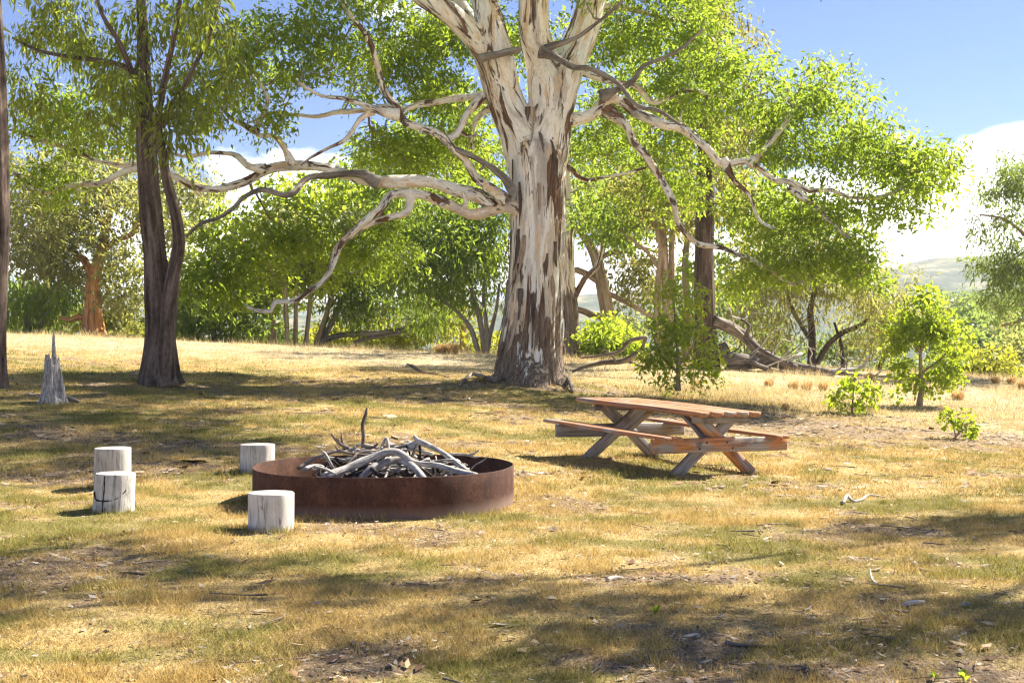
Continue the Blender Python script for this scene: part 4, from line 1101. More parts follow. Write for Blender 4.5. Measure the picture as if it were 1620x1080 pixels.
bg('back_scrub', 'mid green scrub filling the gaps behind the fallen log', 1180, 58, [([(1180, 610), (1180, 560), (1175, 500)], [4, 3, 2])],
   [(1160, 480, 50, 40, 3, 16), (1200, 540, 50, 30, 3, 14), (1320, 550, 70, 25, 3, 16), (1100, 530, 50, 30, 3, 12), (1400, 500, 50, 40, 3, 10), (1060, 480, 45, 40, 3, 10)], 'grey_bark', 'leaf_far', 0.28, 0.09, 120, 1.0, seed=51, rmin=.012, cat='scrub')
bg('yellow_bush', 'yellow-green rounded bush on the paddock beside the fence post', 1562, 50, [([(1562, 606), (1562, 590), (1560, 570)], [3, 2.5, 2]), ([(1570, 606), (1580, 585), (1585, 565)], [2.5, 2, 2])],
   [(1562, 575, 36, 22, 1.6, 34), (1540, 590, 25, 12, 1.2, 10), (1585, 588, 22, 14, 1.2, 8)], 'grey_bark', 'leaf_yellow', 0.15, 0.07, 130, 0.55, seed=52, rmin=.01, cat='bush')
bg('feathery_gum_tree', 'pale feathery gum leaning in from the right border', 1665, 40, [
    ([(1680, 615), (1675, 560), (1665, 480), (1650, 400), (1640, 320), (1630, 240)], [11, 10, 9, 7, 5, 2]),
    ([(1652, 410), (1620, 370), (1585, 345), (1550, 340)], [4, 3, 2.2, 1.4]), ([(1660, 470), (1620, 505), (1585, 515)], [4, 3, 2]), ([(1645, 360), (1615, 300), (1590, 270)], [3, 2.2, 1.4]), ([(1648, 380), (1620, 400), (1580, 420)], [3, 2, 1.4]),
], [(1600, 300, 45, 40, 2, 24), (1570, 290, 30, 30, 1.6, 8), (1590, 410, 50, 35, 2, 32), (1600, 470, 40, 35, 2, 28), (1560, 350, 45, 22, 1.6, 9), (1660, 380, 60, 120, 2.5, 50), (1625, 260, 40, 25, 2, 10)], 'tan_bark', 'leaf_far', 0.16, 0.032, 130, 0.55, droop=.5, seed=53, rmin=.008)

US = [(20, 66, 'leaf_far', 'low grey-green understory bush at far left behind the crest'), (215, 64, 'leaf_olive', 'low olive bush behind the stringybark trunk'), (265, 60, 'leaf_yellow', 'low yellow-green bush just right of the stringybark behind the crest'),
      (420, 62, 'leaf_far', 'low green bush behind the thin saplings on the crest'), (480, 68, 'leaf_olive', 'low olive bush behind the leaning sapling'), (560, 64, 'leaf_far', 'low green bush behind the low spreading branches'),
      (800, 64, 'leaf_far', 'low green bush glimpsed directly behind the big trunk'), (875, 66, 'leaf_yellow', 'low yellow-green bush glimpsed between the big trunk and the pale gum'), (1130, 62, 'leaf_olive', 'low olive bush behind the dark stringybark trunk'), (1450, 64, 'leaf_far', 'low green bush behind the lone young gum')]
for i, (x, d_, lf, lab) in enumerate(US):
    y0 = HORIZON + (H - gpos(x, d_)[2]) * F / d_
    bg('understory_bush', lab, x, d_, [([(x, y0 + 4), (x + 4, y0 - 18), (x - 4, y0 - 36)], [3, 2.4, 1.6]), ([(x + 5, y0 + 4), (x + 22, y0 - 16), (x + 30, y0 - 28)], [2.4, 2, 1.2])],
       [(x, y0 - 26, 40, 18, 2.2, 14), (x + 28, y0 - 18, 30, 14, 2, 9), (x - 30, y0 - 16, 28, 14, 2, 9)], 'grey_bark', lf, 0.27, 0.09, 105, 0.9, seed=400 + i, rmin=.012, cat='bush', group='understory bushes behind the crest')

# near bush, sapling, small shrubs (leaves individually readable)
d = 26.5
bg('young_gum_bush', 'bushy bright green young gum just behind the picnic table', 1073, d, [
    ([(1073, 618), (1073, 600), (1072, 560), (1068, 510), (1066, 460)], [3.5, 3, 2.4, 1.8, 1]), ([(1073, 580), (1095, 550), (1110, 500)], [2, 1.6, 1]), ([(1073, 590), (1045, 560), (1030, 520)], [2, 1.6, 1])],
   [(1066, 468, 26, 22, .4, 12), (1092, 490, 22, 22, .4, 10), (1052, 515, 36, 24, .55, 18), (1085, 535, 40, 26, .6, 18), (1055, 560, 38, 26, .6, 16), (1118, 560, 24, 24, .5, 10), (1028, 575, 20, 22, .4, 8), (1130, 588, 16, 14, .3, 6), (1085, 592, 26, 12, .4, 8), (1058, 600, 22, 8, .35, 5), (1050, 450, 10, 12, .2, 3), (1112, 470, 10, 14, .2, 3)], 'twig_bark', 'leaf_fresh', 0.10, 0.038, 46, 0.27, droop=.3, seed=61, flat=1.0, cat='bush')
g = ground_at(1455, 642)
bg('young_gum_sapling', 'bright green young gum with a short brown trunk, standing alone at right', 1455, g[1], [
    ([(1454, 648), (1455, 638), (1458, 615), (1457, 590), (1456, 560), (1462, 520), (1455, 470)], [5, 4.5, 4, 3.2, 2.6, 2, 1]), ([(1458, 590), (1485, 570), (1505, 550)], [2, 1.6, 1]), ([(1457, 560), (1435, 530), (1420, 510)], [2, 1.6, 1]), ([(1458, 600), (1430, 600), (1415, 605)], [1.6, 1.2, .8])],
   [(1458, 468, 18, 18, .4, 10), (1470, 490, 26, 16, .5, 10), (1428, 512, 30, 26, .6, 26), (1486, 515, 32, 28, .6, 26), (1455, 530, 30, 20, .5, 12), (1420, 545, 26, 24, .6, 16), (1505, 545, 28, 26, .6, 18), (1500, 580, 32, 18, .6, 16), (1430, 600, 28, 16, .5, 12), (1475, 605, 28, 16, .5, 10), (1415, 575, 18, 14, .4, 6), (1520, 600, 16, 12, .4, 4)], 'tan_bark', 'leaf_fresh', 0.09, 0.055, 48, 0.24, droop=.3, seed=62, flat=.9, cat='bush')
g = ground_at(1348, 655)
bg('small_gum_shrub', 'knee high leafy shrub left of the lone young gum', 1348, g[1], [([(1348, 658), (1348, 645), (1350, 620), (1352, 600)], [2, 1.6, 1.2, .8]), ([(1348, 645), (1370, 625), (1385, 615)], [1.2, 1, .6])],
   [(1346, 610, 22, 14, .4, 10), (1376, 620, 20, 10, .35, 7), (1332, 630, 14, 12, .3, 5), (1352, 640, 18, 8, .3, 3)], 'twig_bark', 'leaf_fresh', 0.095, 0.055, 34, 0.22, droop=.3, seed=63, cat='shrub')
g = ground_at(1512, 694)
bg('seedling_shrub', 'small sparse leafy seedling in dry grass at the right edge of the lawn', 1512, g[1], [([(1512, 697), (1511, 685), (1505, 662), (1498, 648)], [1.2, 1, .8, .5]), ([(1513, 690), (1530, 672), (1542, 665)], [.9, .7, .4]), ([(1512, 692), (1524, 668), (1522, 652)], [.9, .7, .4])],
   [(1500, 655, 12, 8, .2, 6), (1512, 672, 16, 10, .25, 5), (1535, 672, 14, 8, .2, 5), (1522, 654, 8, 6, .15, 3), (1528, 686, 14, 6, .2, 4)], 'twig_bark', 'leaf_fresh', 0.075, 0.045, 20, 0.12, droop=.2, seed=64, cat='seedling', rmin=.003)

# valley trees beyond the fence, each its own rounded crown
rg = np.random.default_rng(88)
vt = [(1535, 500, 120), (1575, 505, 135), (1610, 500, 150), (1520, 530, 100), (1558, 525, 110), (1600, 535, 105), (1640, 520, 115), (1540, 480, 170), (1590, 482, 190), (1490, 500, 140), (1625, 478, 200), (1470, 520, 130), (1570, 555, 84), (1615, 560, 80), (1535, 560, 88), (1660, 550, 90), (925, 545, 120), (1000, 520, 140), (880, 560, 95), (1660, 490, 150), (1430, 510, 150), (1395, 500, 170), (1505, 478, 210), (1555, 470, 230)]
rows = {'front': [v for v in vt if v[2] < 102], 'second': [v for v in vt if 102 <= v[2] < 125], 'third': [v for v in vt if 125 <= v[2] < 165], 'back': [v for v in vt if v[2] >= 165]}
ORD = ['first', 'second', 'third', 'fourth', 'fifth', 'sixth', 'seventh', 'eighth']
VL = {v: 'distant rounded valley tree, %s from left in the %s row beyond the paddock' % (ORD[k], rn) for rn, rv in rows.items() for k, v in enumerate(sorted(rv))}
for i, (x, y, d_) in enumerate(vt):
    s = d_ / F; c = P(x, y, d_)
    zb = float(tz(c[0], d_)); hh = max(c[2] - zb, 3.0)
    bb = np.array([c[0], d_, zb])
    tree('valley_tree', bb, VL[(x, y, d_)], [(np.array([bb + [0, 0, -.3], bb + [.2, 0, hh * .5], bb + [0, 0, hh]]), np.array([.3, .22, .1]))],
         [(x, y, 24 * 120 / d_ + 6, 18 * 120 / d_ + 5, d_, 3.2, 26)], 'grey_bark', ['leaf_far', 'leaf_grey', 'leaf_dark', 'leaf_far'][i % 4], 0.45, 0.19, 70, 1.15, seed=200 + i, rmin=.03, group='valley trees beyond the paddock', flat=.8, sides=6, step=1.0, tw_sides=3)
print('bg trees', time.time() - T0)

# ================================================================== OBJECTS
# ------------------------------------------------------------------ fallen tree
d = 38.0; s = d / F
b = gpos(1180, d)
fr = root('fallen_tree', b, 'bleached fallen tree with splintered trunk and bare branches behind the lawn', 'fallen tree')
rg = np.random.default_rng(5)
fl = [([(1147, 573), (1165, 571), (1190, 572), (1220, 571), (1253, 580), (1293, 587), (1335, 592)], [13, 13, 12, 10, 9, 7, 4]),
      ([(1128, 507), (1153, 517), (1180, 533), (1197, 552), (1225, 568), (1260, 582)], [9, 9.5, 9, 8, 7, 5]),
      ([(1143, 545), (1147, 556), (1152, 572)], [7, 8, 9]),
      ([(1180, 533), (1185, 515), (1172, 505)], [4, 3, 2]),
      ([(1240, 576), (1255, 566), (1268, 559)], [4, 3.5, 2.5]),
      ([(1300, 588), (1330, 586), (1360, 583), (1368, 574), (1373, 563)], [4, 3.6, 3.2, 2.6, 2]),
      ([(1310, 590), (1350, 597), (1395, 602), (1420, 606)], [4, 3, 2.4, 1.6]),
      ([(1190, 575), (1230, 590), (1280, 600), (1320, 606)], [5, 4, 3, 1.8])]
SS = []
for q, (L, r) in enumerate(fl):
    pp = px_path([(p[0], p[1], d + rg.normal(0, .15) + (-.6 if q == 7 else 0)) for p in L], d, d)
    for k in range(len(pp)):
        pp[k][2] = max(pp[k][2], float(tz(pp[k][0], pp[k][1])) + r[k] * s * .55)
    pp, rr = smooth_path(pp, np.array(r) * s, 0.12)
    mb = MB(); tube(mb, pp, rr, 14, rough=.16, seed=q, lump=.1, capstart=True)
    link('trunk' if q == 0 else 'limb', mb.mesh('log', M['dead_wood'] if q not in (5, 4) else M['pale_stick'], b), fr)
    SS.append(pp)
SS = np.concatenate(SS)
for q in range(34):
    a = SS[rg.integers(0, len(SS))]
    e = a + np.array([rg.normal(.2, .8), rg.normal(-.1, .5), abs(rg.normal(.35, .45))])
    e[2] = max(e[2], float(tz(e[0], e[1])) + .03)
    pp, rr = smooth_path(crook(a, e, 4, .07, rg, .05), np.linspace(.028, .006, 5), .1)
    mb = MB(); tube(mb, pp, rr, 5, seed=q)
    link('bare_branch', mb.mesh('bare_branch', M['dead_wood'] if q % 3 else M['pale_stick'], b), fr)
d = 33.0; s = d / F
b = gpos(960, d)
fb = root('fallen_branch', b, 'dark fallen branch sprawling left of the near bush', 'branch')
for q, (L, r) in enumerate([([(1030, 565), (1010, 560), (985, 571), (955, 573), (925, 580), (905, 588)], [9, 6, 4.5, 4, 3, 1.5]), ([(1020, 533), (995, 540), (980, 556), (950, 562), (920, 566)], [3.5, 3.2, 3, 2.4, 1.2]), ([(1012, 560), (1018, 545), (1022, 533)], [3, 3, 3]),
                            ([(975, 572), (965, 558), (950, 552)], [2, 1.6, 1]), ([(990, 570), (1010, 578), (1040, 584)], [2.4, 2, 1.2])]):
    pp = px_path([(p[0], p[1], d + rg.normal(0, .1)) for p in L], d, d)
    for k in range(len(pp)): pp[k][2] = max(pp[k][2], float(tz(pp[k][0], pp[k][1])) + r[k] * s * .7)
    pp, rr = smooth_path(pp, np.array(r) * s, .12)
    mb = MB(); tube(mb, pp, rr, 9, rough=.15, seed=q, lump=.1, capstart=True)
    link('limb', mb.mesh('limb', M['dead_wood'], b), fb)

# ------------------------------------------------------------------ fire ring
RC = np.array([-1.20, 11.85, 0.0]); RR_ = 1.205
RC[2] = float(min(tz(RC[0] - 1, RC[1]), tz(RC[0] + 1, RC[1]), tz(RC[0], RC[1] - 1.2))) - 0.015
ringo = root('fire_ring', RC, 'wide low rusted steel fire ring holding a heap of silvery branches', 'fire ring')
n = 120; hgt = 0.385
th = np.arange(n) / n * 2 * np.pi
wob = 1 + 0.009 * np.sin(2 * th + .6) + 0.005 * np.sin(5 * th) + .003 * np.sin(11 * th + 1)
prof = [(0, 0.0), (0, hgt * .33), (0, hgt * .66), (0, hgt - .004), (-.002, hgt), (-.010, hgt), (-.012, hgt - .004), (-.012, hgt * .5), (-.012, 0)]
Vv = np.array([[(RR_ * wob[i] + o) * math.cos(th[i]), (RR_ * wob[i] + o) * math.sin(th[i]), z + (0.004 * math.sin(3 * th[i]) if z > .3 else 0)] for o, z in prof for i in range(n)])
idx = np.arange(len(prof) * n).reshape(len(prof), n)
Q = np.stack([idx[:-1], np.roll(idx[:-1], -1, 1), np.roll(idx[1:], -1, 1), idx[1:]], -1).reshape(-1, 4)
link('steel_wall', np_mesh('steel_wall', Vv, Q, M['rust'], {'co': Vv}, True), ringo)
# welded seam
sa = math.radians(225)
mb = MB(); pp = np.array([[(RR_ + .004) * math.cos(sa), (RR_ + .004) * math.sin(sa), z] for z in np.linspace(.02, hgt - .002, 12)]); pp[:, 0] += rng.normal(0, .001, 12)
tube(mb, pp, np.full(12, .0035), 6, seed=3); link('weld_seam', mb.mesh('weld_seam', M['weld']), ringo)
# ash bed
rr_ = np.linspace(0, RR_ - .02, 14); th2 = np.arange(60) / 60 * 2 * np.pi
Vv = np.array([[r * math.cos(t), r * math.sin(t), .07 + .03 * math.cos(r * 2) + .02 * mnoise.noise(Vector((r * math.cos(t) * 5, r * math.sin(t) * 5, 0)))] for r in rr_ for t in th2])
idx = np.arange(14 * 60).reshape(14, 60)
Q = np.stack([idx[:-1], np.roll(idx[:-1], -1, 1), np.roll(idx[1:], -1, 1), idx[1:]], -1).reshape(-1, 4)
link('ash_bed', np_mesh('ash_bed', Vv, Q, M['char'], None, True), ringo)

# branches heaped in the ring. px coordinates on the photo, depth relative to ring centre
def stick(L, r, label=None, mat='silver_wood', side=None, sides=9, group=None, rel=True, lump=.12, seed=0, name='firewood_branch'):
    pts = np.array([P(p[0], p[1], RC[1] + p[2]) if rel else np.array(p, float) for p in L])
    o = pts[0].copy()
    pp, rr = smooth_path(pts, np.array(r, float), 0.035)
    mb = MB(); tube(mb, pp, rr * .68, sides + 3, rough=.42, seed=seed, lump=lump, capstart=True)
    rt = link(name, mb.mesh(name, M[mat], o), None, tuple(o), label, 'branch', group)
    for (L2, r2) in (side or []):
        p2 = np.array([P(p[0], p[1], RC[1] + p[2]) if rel else np.array(p, float) for p in L2])
        pp, rr = smooth_path(p2, np.array(r2, float), 0.03)
        mb = MB(); tube(mb, pp, rr, max(6, sides - 2), rough=.2, seed=seed + 9, lump=lump)
        link('side_branch', mb.mesh('side_branch', M[mat], o), rt)
    return rt
G_ = 'branches heaped in the fire ring'
stick([(512, 754, -.75), (545, 742, -.62), (580, 727, -.50), (605, 717, -.45), (630, 716, -.45), (655, 731, -.5), (690, 736, -.55), (720, 744, -.6), (755, 752, -.7)], [.050, .052, .05, .048, .046, .042, .04, .04, .036],
      'long arched silver branch draped across the front of the fire heap', group=G_, sides=12, seed=1)
stick([(573, 710, .1), (575, 690, .1), (574, 672, .1), (579, 655, .12), (581, 645, .12)], [.022, .03, .028, .026, .014], 'upright broken branch stub sticking straight up from the fire heap', group=G_, seed=2,
      side=[([(575, 704, .1), (588, 708, .05), (598, 702, .0)], [.022, .016, .01])], mat='dead_wood')
stick([(608, 718, .25), (575, 717, .2), (550, 708, .15), (536, 700, .1), (524, 686, .05)], [.035, .035, .03, .025, .012], 'dark curved branch rising to a forked tip at left of the fire heap', group=G_, seed=3,
      side=[([(545, 706, .14), (541, 698, .12), (540, 684, .1)], [.018, .012, .006]), ([(547, 707, .14), (538, 714, .1), (530, 704, .05)], [.016, .012, .006])], mat='dead_wood')
stick([(742, 748, -.35), (720, 730, -.2), (700, 716, -.05), (675, 703, .05), (660, 696, .1), (655, 689, .1)], [.036, .036, .036, .036, .034, .022], 'thick pale branch sloping down to the right across the fire heap', group=G_, seed=4,
      side=[([(668, 700, .08), (648, 706, .1), (628, 711, .15)], [.034, .034, .03])])
stick([(700, 718, .2), (725, 718, .1), (745, 719, .0), (758, 711, -.05)], [.02, .018, .016, .008], 'thin branch poking out right over the ring with a split tip', group=G_, seed=5, side=[([(740, 719, .03), (752, 723, .0), (760, 722, -.02)], [.012, .009, .005])])
stick([(744, 744, -.15), (752, 735, -.2), (762, 730, -.25), (774, 720, -.3)], [.012, .011, .009, .005], 'thin twig tip curling up at the right end of the fire heap', group=G_, seed=6)
stick([(528, 742, -.5), (520, 728, -.55), (514, 717, -.6), (507, 711, -.62)], [.022, .021, .018, .008], 'short pale forked stick leaning up at the left of the fire heap', group=G_, seed=7)
stick([(532, 750, -.7), (512, 741, -.78), (497, 737, -.85)], [.022, .02, .014], 'short pale stub pointing left out of the fire heap', group=G_, seed=8, side=[([(506, 739, -.8), (498, 743, -.83), (494, 741, -.84)], [.012, .01, .006])])
stick([(628, 712, .3), (620, 706, .25), (612, 702, .2)], [.07, .06, .03], 'weathered splintered block on top of the fire heap', group=G_, seed=9, lump=.25)
stick([(570, 757, -.62), (590, 740, -.55), (610, 731, -.45), (640, 722, -.35)], [.05, .05, .048, .04], 'thick dark-flecked branch under the arched silver branch', group=G_, seed=10)
stick([(672, 760, -.7), (660, 745, -.62), (648, 734, -.52), (635, 728, -.42)], [.045, .048, .045, .04], 'curved silver branch bending down to the front rim of the ring', group=G_, seed=11)
rg = np.random.default_rng(17)
for i in range(64):
    a = rg.uniform(0, 2 * np.pi); L_ = rg.uniform(.35, 1.0); r0 = rg.uniform(.007, .034)
    c = RC + np.array([rg.normal(.02, .30), rg.normal(.0, .32), 0])
    rad_ = math.hypot(c[0] - RC[0], c[1] - RC[1])
    if rad_ > .52: c = RC + (c - RC) * .52 / rad_; rad_ = .52
    top = .50 - .5 * (rad_ / .62) ** 1.4 * .5
    zc = RC[2] + rg.uniform(.24, max(.3, top + .06))
    dv = np.array([math.cos(a), math.sin(a), rg.normal(0, .16)])
    p0 = np.array([c[0], c[1], zc]) - dv * L_ / 2; p1 = np.array([c[0], c[1], zc]) + dv * L_ / 2
    for p in (p0, p1):
        q = p[:2] - RC[:2]; m_ = np.linalg.norm(q)
        if m_ > .80: p[:2] = RC[:2] + q * .80 / m_
        p[2] = max(p[2], RC[2] + .12)
    path = crook(p0, p1, 5, .07, rg, .05)
    stick([tuple(p) for p in path], np.linspace(r0, r0 * .55, 6), 'silvery branch jumbled among others inside the fire heap', ['silver_wood', 'silver_wood', 'dead_wood', 'silver_wood', 'char'][i % 5], rel=False, group='jumbled branches inside the fire heap', seed=20 + i, sides=7)

# ------------------------------------------------------------------ log seats
def log_seat(px, pyb, wpx, hpx, label, shade, seed, tiltx=0., tilty=0., taper=1.0, crack=None, dmul=1.0):
    g = ground_at(px, pyb); s = g[1] / F
    r = wpx * s / 2; h = hpx * s
    g = g + np.array([0, r * .9, 0]); g[2] = float(tz(g[0], g[1])) - .012
    rt = root('log_seat', g, label, 'log seat', 'sawn log seats round the fire ring')
    n = 48; th = np.arange(n) / n * 2 * np.pi
    rg_ = np.random.default_rng(seed)
    wobb = 1 + .03 * np.sin(2 * th + seed) + .018 * np.sin(3 * th + 2 * seed) + .010 * np.sin(7 * th + seed) + .006 * np.sin(13 * th)
    zs_ = np.r_[-.05, np.linspace(.0, h - .010, 9), h - .003, h]
    Vv = []; Cc = []
    for k, z in enumerate(zs_):
        f = 1 + (taper - 1) * max(z, 0) / h - (.022 if k == len(zs_) - 1 else (.007 if k == len(zs_) - 2 else 0))
        for i in range(n):
            nz = 1 + .012 * mnoise.noise(Vector((math.cos(th[i]) * 4, math.sin(th[i]) * 4, z * 6 + seed)))
            Vv.append([r * f * wobb[i] * nz * math.cos(th[i]) + tiltx * z, r * f * wobb[i] * nz * math.sin(th[i]) + tilty * z, z + (z / h) * tilty * -.0])
            Cc.append([r * math.cos(th[i]), r * math.sin(th[i]), z])
    idx = np.arange(len(zs_) * n).reshape(len(zs_), n)
    Q = np.stack([idx[:-1], np.roll(idx[:-1], -1, 1), np.roll(idx[1:], -1, 1), idx[1:]], -1).reshape(-1, 4)
    mt = log_mat('log_side', seed * 1.3, shade)
    link('log_side', np_mesh('log_side', np.array(Vv), Q, mt, {'co': np.array(Cc)}, True), rt)
    rings = np.array(Vv)[-n:]
    c = rings.mean(0); Vt = [];
    for f in (1, .7, .4, .15):
        for i in range(n): Vt.append(c + (rings[i] - c) * f + [0, 0, (1 - f) * .004 + .003 * mnoise.noise(Vector((f * 5, i * .3, seed)))*(f<1)])
    Vt = np.array(Vt); Vt = np.vstack([Vt, c + [0, 0, .004]])
    idx = np.arange(4 * n).reshape(4, n)
    Q = np.stack([idx[:-1], np.roll(idx[:-1], -1, 1), np.roll(idx[1:], -1, 1), idx[1:]], -1).reshape(-1, 4)
    l_ = idx[-1]; T = np.stack([l_, np.roll(l_, -1), np.full(n, 4 * n)], -1)
    link('sawn_end', np_mesh('sawn_end', Vt, [Q, T], M['log_end'], {'co': Vt}, False), rt)
    if crack:
        for path, w_ in crack:
            mb = MB(); pts = []
            for (u, z) in path:                                    # u: -1..1 across the face seen
                a = -math.pi / 2 + u * math.pi / 2 * .92
                pts.append([r * .995 * (1 + (taper - 1) * z) * math.cos(a) + tiltx * z * h, r * .995 * (1 + (taper - 1) * z) * math.sin(a) + tilty * z * h, z * h])
            pp, rr = smooth_path(np.array(pts), np.full(len(pts), w_), .02)
            rr = rr * (1 + .25 * np.sin(np.arange(len(rr)) * 1.7))
            tube(mb, pp, rr, 6, seed=seed); link('crack', mb.mesh('crack', M['crack']), rt)
    return rt
log_seat(170, 812, 66, 62, 'leaning pale log seat with a dark smile-shaped crack, front one of the left pair', .92, 3, tiltx=.04, tilty=.05, taper=.95,
         crack=[([(-.72, .55), (-.60, .42), (-.45, .35), (-.2, .34), (0.1, .35), (.3, .40), (.5, .52), (.6, .60)], .0065), ([(-.15, 0.02), (-.17, .3), (-.15, .6), (-.16, .96)], .006), ([(.28, .42), (.27, .7), (.28, .96)], .0025)])
log_seat(170, 775, 59, 66, 'grey upright log seat standing behind the cracked log at left', .78, 5, taper=.98, tiltx=.01)
log_seat(402, 750, 53, 46, 'pale log seat beside the far left rim of the fire ring', .92, 7)
log_seat(423, 843, 73, 62, 'whitish log seat in front of the fire ring, nearest the camera', 1.0, 9)

# ------------------------------------------------------------------ dead stump, left
g = ground_at(84, 637); s = g[1] / F
st = root('dead_stump', g, 'jagged silver dead stump with one tall splinter at left', 'stump')
n = 44; th = np.arange(n) / n * 2 * np.pi
top = 0.50 + .22 * np.cos(th - math.radians(200)) * 0
Vv = []; Cc = []; rows = 16
hs = []
for t in th:
    a = math.degrees(t) % 360
    hgt_ = 78 if 180 < a < 275 else (60 if a >= 275 else 70)
    hgt_ += 7 * mnoise.noise(Vector((t * 1.6, 1.7, 0))) - (26 if 150 < a < 215 else 0)
    hs.append(hgt_ * s)
for k in range(rows):
    f = k / (rows - 1)
    for i in range(n):
        rr_ = (19 - 9 * f + 6 * math.exp(-f * 9)) * s
        rr_ *= 1 + .10 * math.sin(5 * th[i]) + .06 * math.sin(11 * th[i] + 1) + .05 * mnoise.noise(Vector((math.cos(th[i]) * 3, math.sin(th[i]) * 3, f * 2)))
        Vv.append([rr_ * math.cos(th[i]) - 2 * s * f, rr_ * math.sin(th[i]), -.03 + (hs[i] + .03) * f]); Cc.append([.2 * math.cos(th[i]), .2 * math.sin(th[i]), hs[i] * f])
for k in range(4):      # hollow inside
    f = 1 - .2 * (k + 1)
    for i in range(n):
        rr_ = (10 - 2.2 * (k + 1)) * s
        Vv.append([rr_ * math.cos(th[i]) - 2 * s, rr_ * math.sin(th[i]), hs[i] * (1 - .12 * (k + 1))]); Cc.append([.1 * math.cos(th[i]), .1 * math.sin(th[i]), hs[i] * f])
idx = np.arange((rows + 4) * n).reshape(rows + 4, n)
Q = np.stack([idx[:-1], np.roll(idx[:-1], -1, 1), np.roll(idx[1:], -1, 1), idx[1:]], -1).reshape(-1, 4)
link('stump_body', np_mesh('stump_body', np.array(Vv), Q, M['silver_wood'], {'co': np.array(Cc)}, True), st)
mb = MB(); pp, rr = smooth_path(np.array([[4 * s, -4 * s, 0], [4 * s, -3 * s, 50 * s], [2 * s, -2 * s, 80 * s], [1.2 * s, -1 * s, 100 * s], [1.5 * s, -1 * s, 112 * s]]), np.array([7, 5.5, 3.4, 2.6, .8]) * s, .05)
tube(mb, pp, rr, 8, rough=.25, seed=4, lump=.1); link('splinter', mb.mesh('splinter', M['silver_wood']), st)
for L_ in ([[14, -3, 2], [17, -6, 20], [13, -4, 52]], [[-14, 2, 0], [-15, 3, 30], [-12, 2, 48]], [[0, -17, 0], [2, -16, 36], [1, -11, 70]]):
    mb = MB(); pp, rr = smooth_path(np.array(L_, float) * s, np.array([5, 4, 1.5]) * s, .05); tube(mb, pp, rr, 7, rough=.3, seed=6); link('splinter', mb.mesh('splinter', M['silver_wood']), st)
# broken chunk beside it
g2 = ground_at(113, 637)
mb = MB(); pp, rr = smooth_path(g2 + np.array([[-10, 0, 5], [-3, 0, 5.5], [6, -1, 3.5], [13, -2, 1.5]]) * s, np.array([6, 5.5, 4, 1.6]) * s, .04)
tube(mb, pp, rr, 9, rough=.3, seed=8, capstart=True, lump=.1)
link('wood_chunk', mb.mesh('wood_chunk', M['dead_wood'], g2), None, tuple(g2), 'short grey broken wood chunk lying beside the dead stump', 'wood chunk')

# ------------------------------------------------------------------ picnic table
near_c = np.array([2.33, 14.62]); far_c = np.array([1.40, 16.15])
u2 = unit(np.append(near_c - far_c, 0)); w2_ = np.array([-u2[1], u2[0], 0.0])
mid = (near_c + far_c) / 2; half = np.linalg.norm(near_c - far_c) / 2
def gz(p): return float(tz(p[0], p[1]))
Z0 = np.mean([gz(np.append(mid, 0) + u2 * a + w2_ * bb) for a in (-half, half) for bb in (-.55, .55)])
su = (np.mean([gz(np.append(mid, 0) + u2 * half + w2_ * bb) for bb in (-.5, .5)]) - np.mean([gz(np.append(mid, 0) - u2 * half + w2_ * bb) for bb in (-.5, .5)])) / (2 * half)
sw = -0.022
u3 = unit(u2 + [0, 0, su]); w3_ = unit(w2_ + [0, 0, sw]); n3 = unit(np.cross(u3, w3_)); n3 = n3 if n3[2] > 0 else -n3
TO = np.array([mid[0], mid[1], Z0 - .02])
table = root('picnic_table', TO, 'weathered wooden picnic table with attached benches on the sunlit grass', 'picnic table')
def TL(a, b_, c): return u3 * a + w3_ * b_ + n3 * c          # local offset from TO
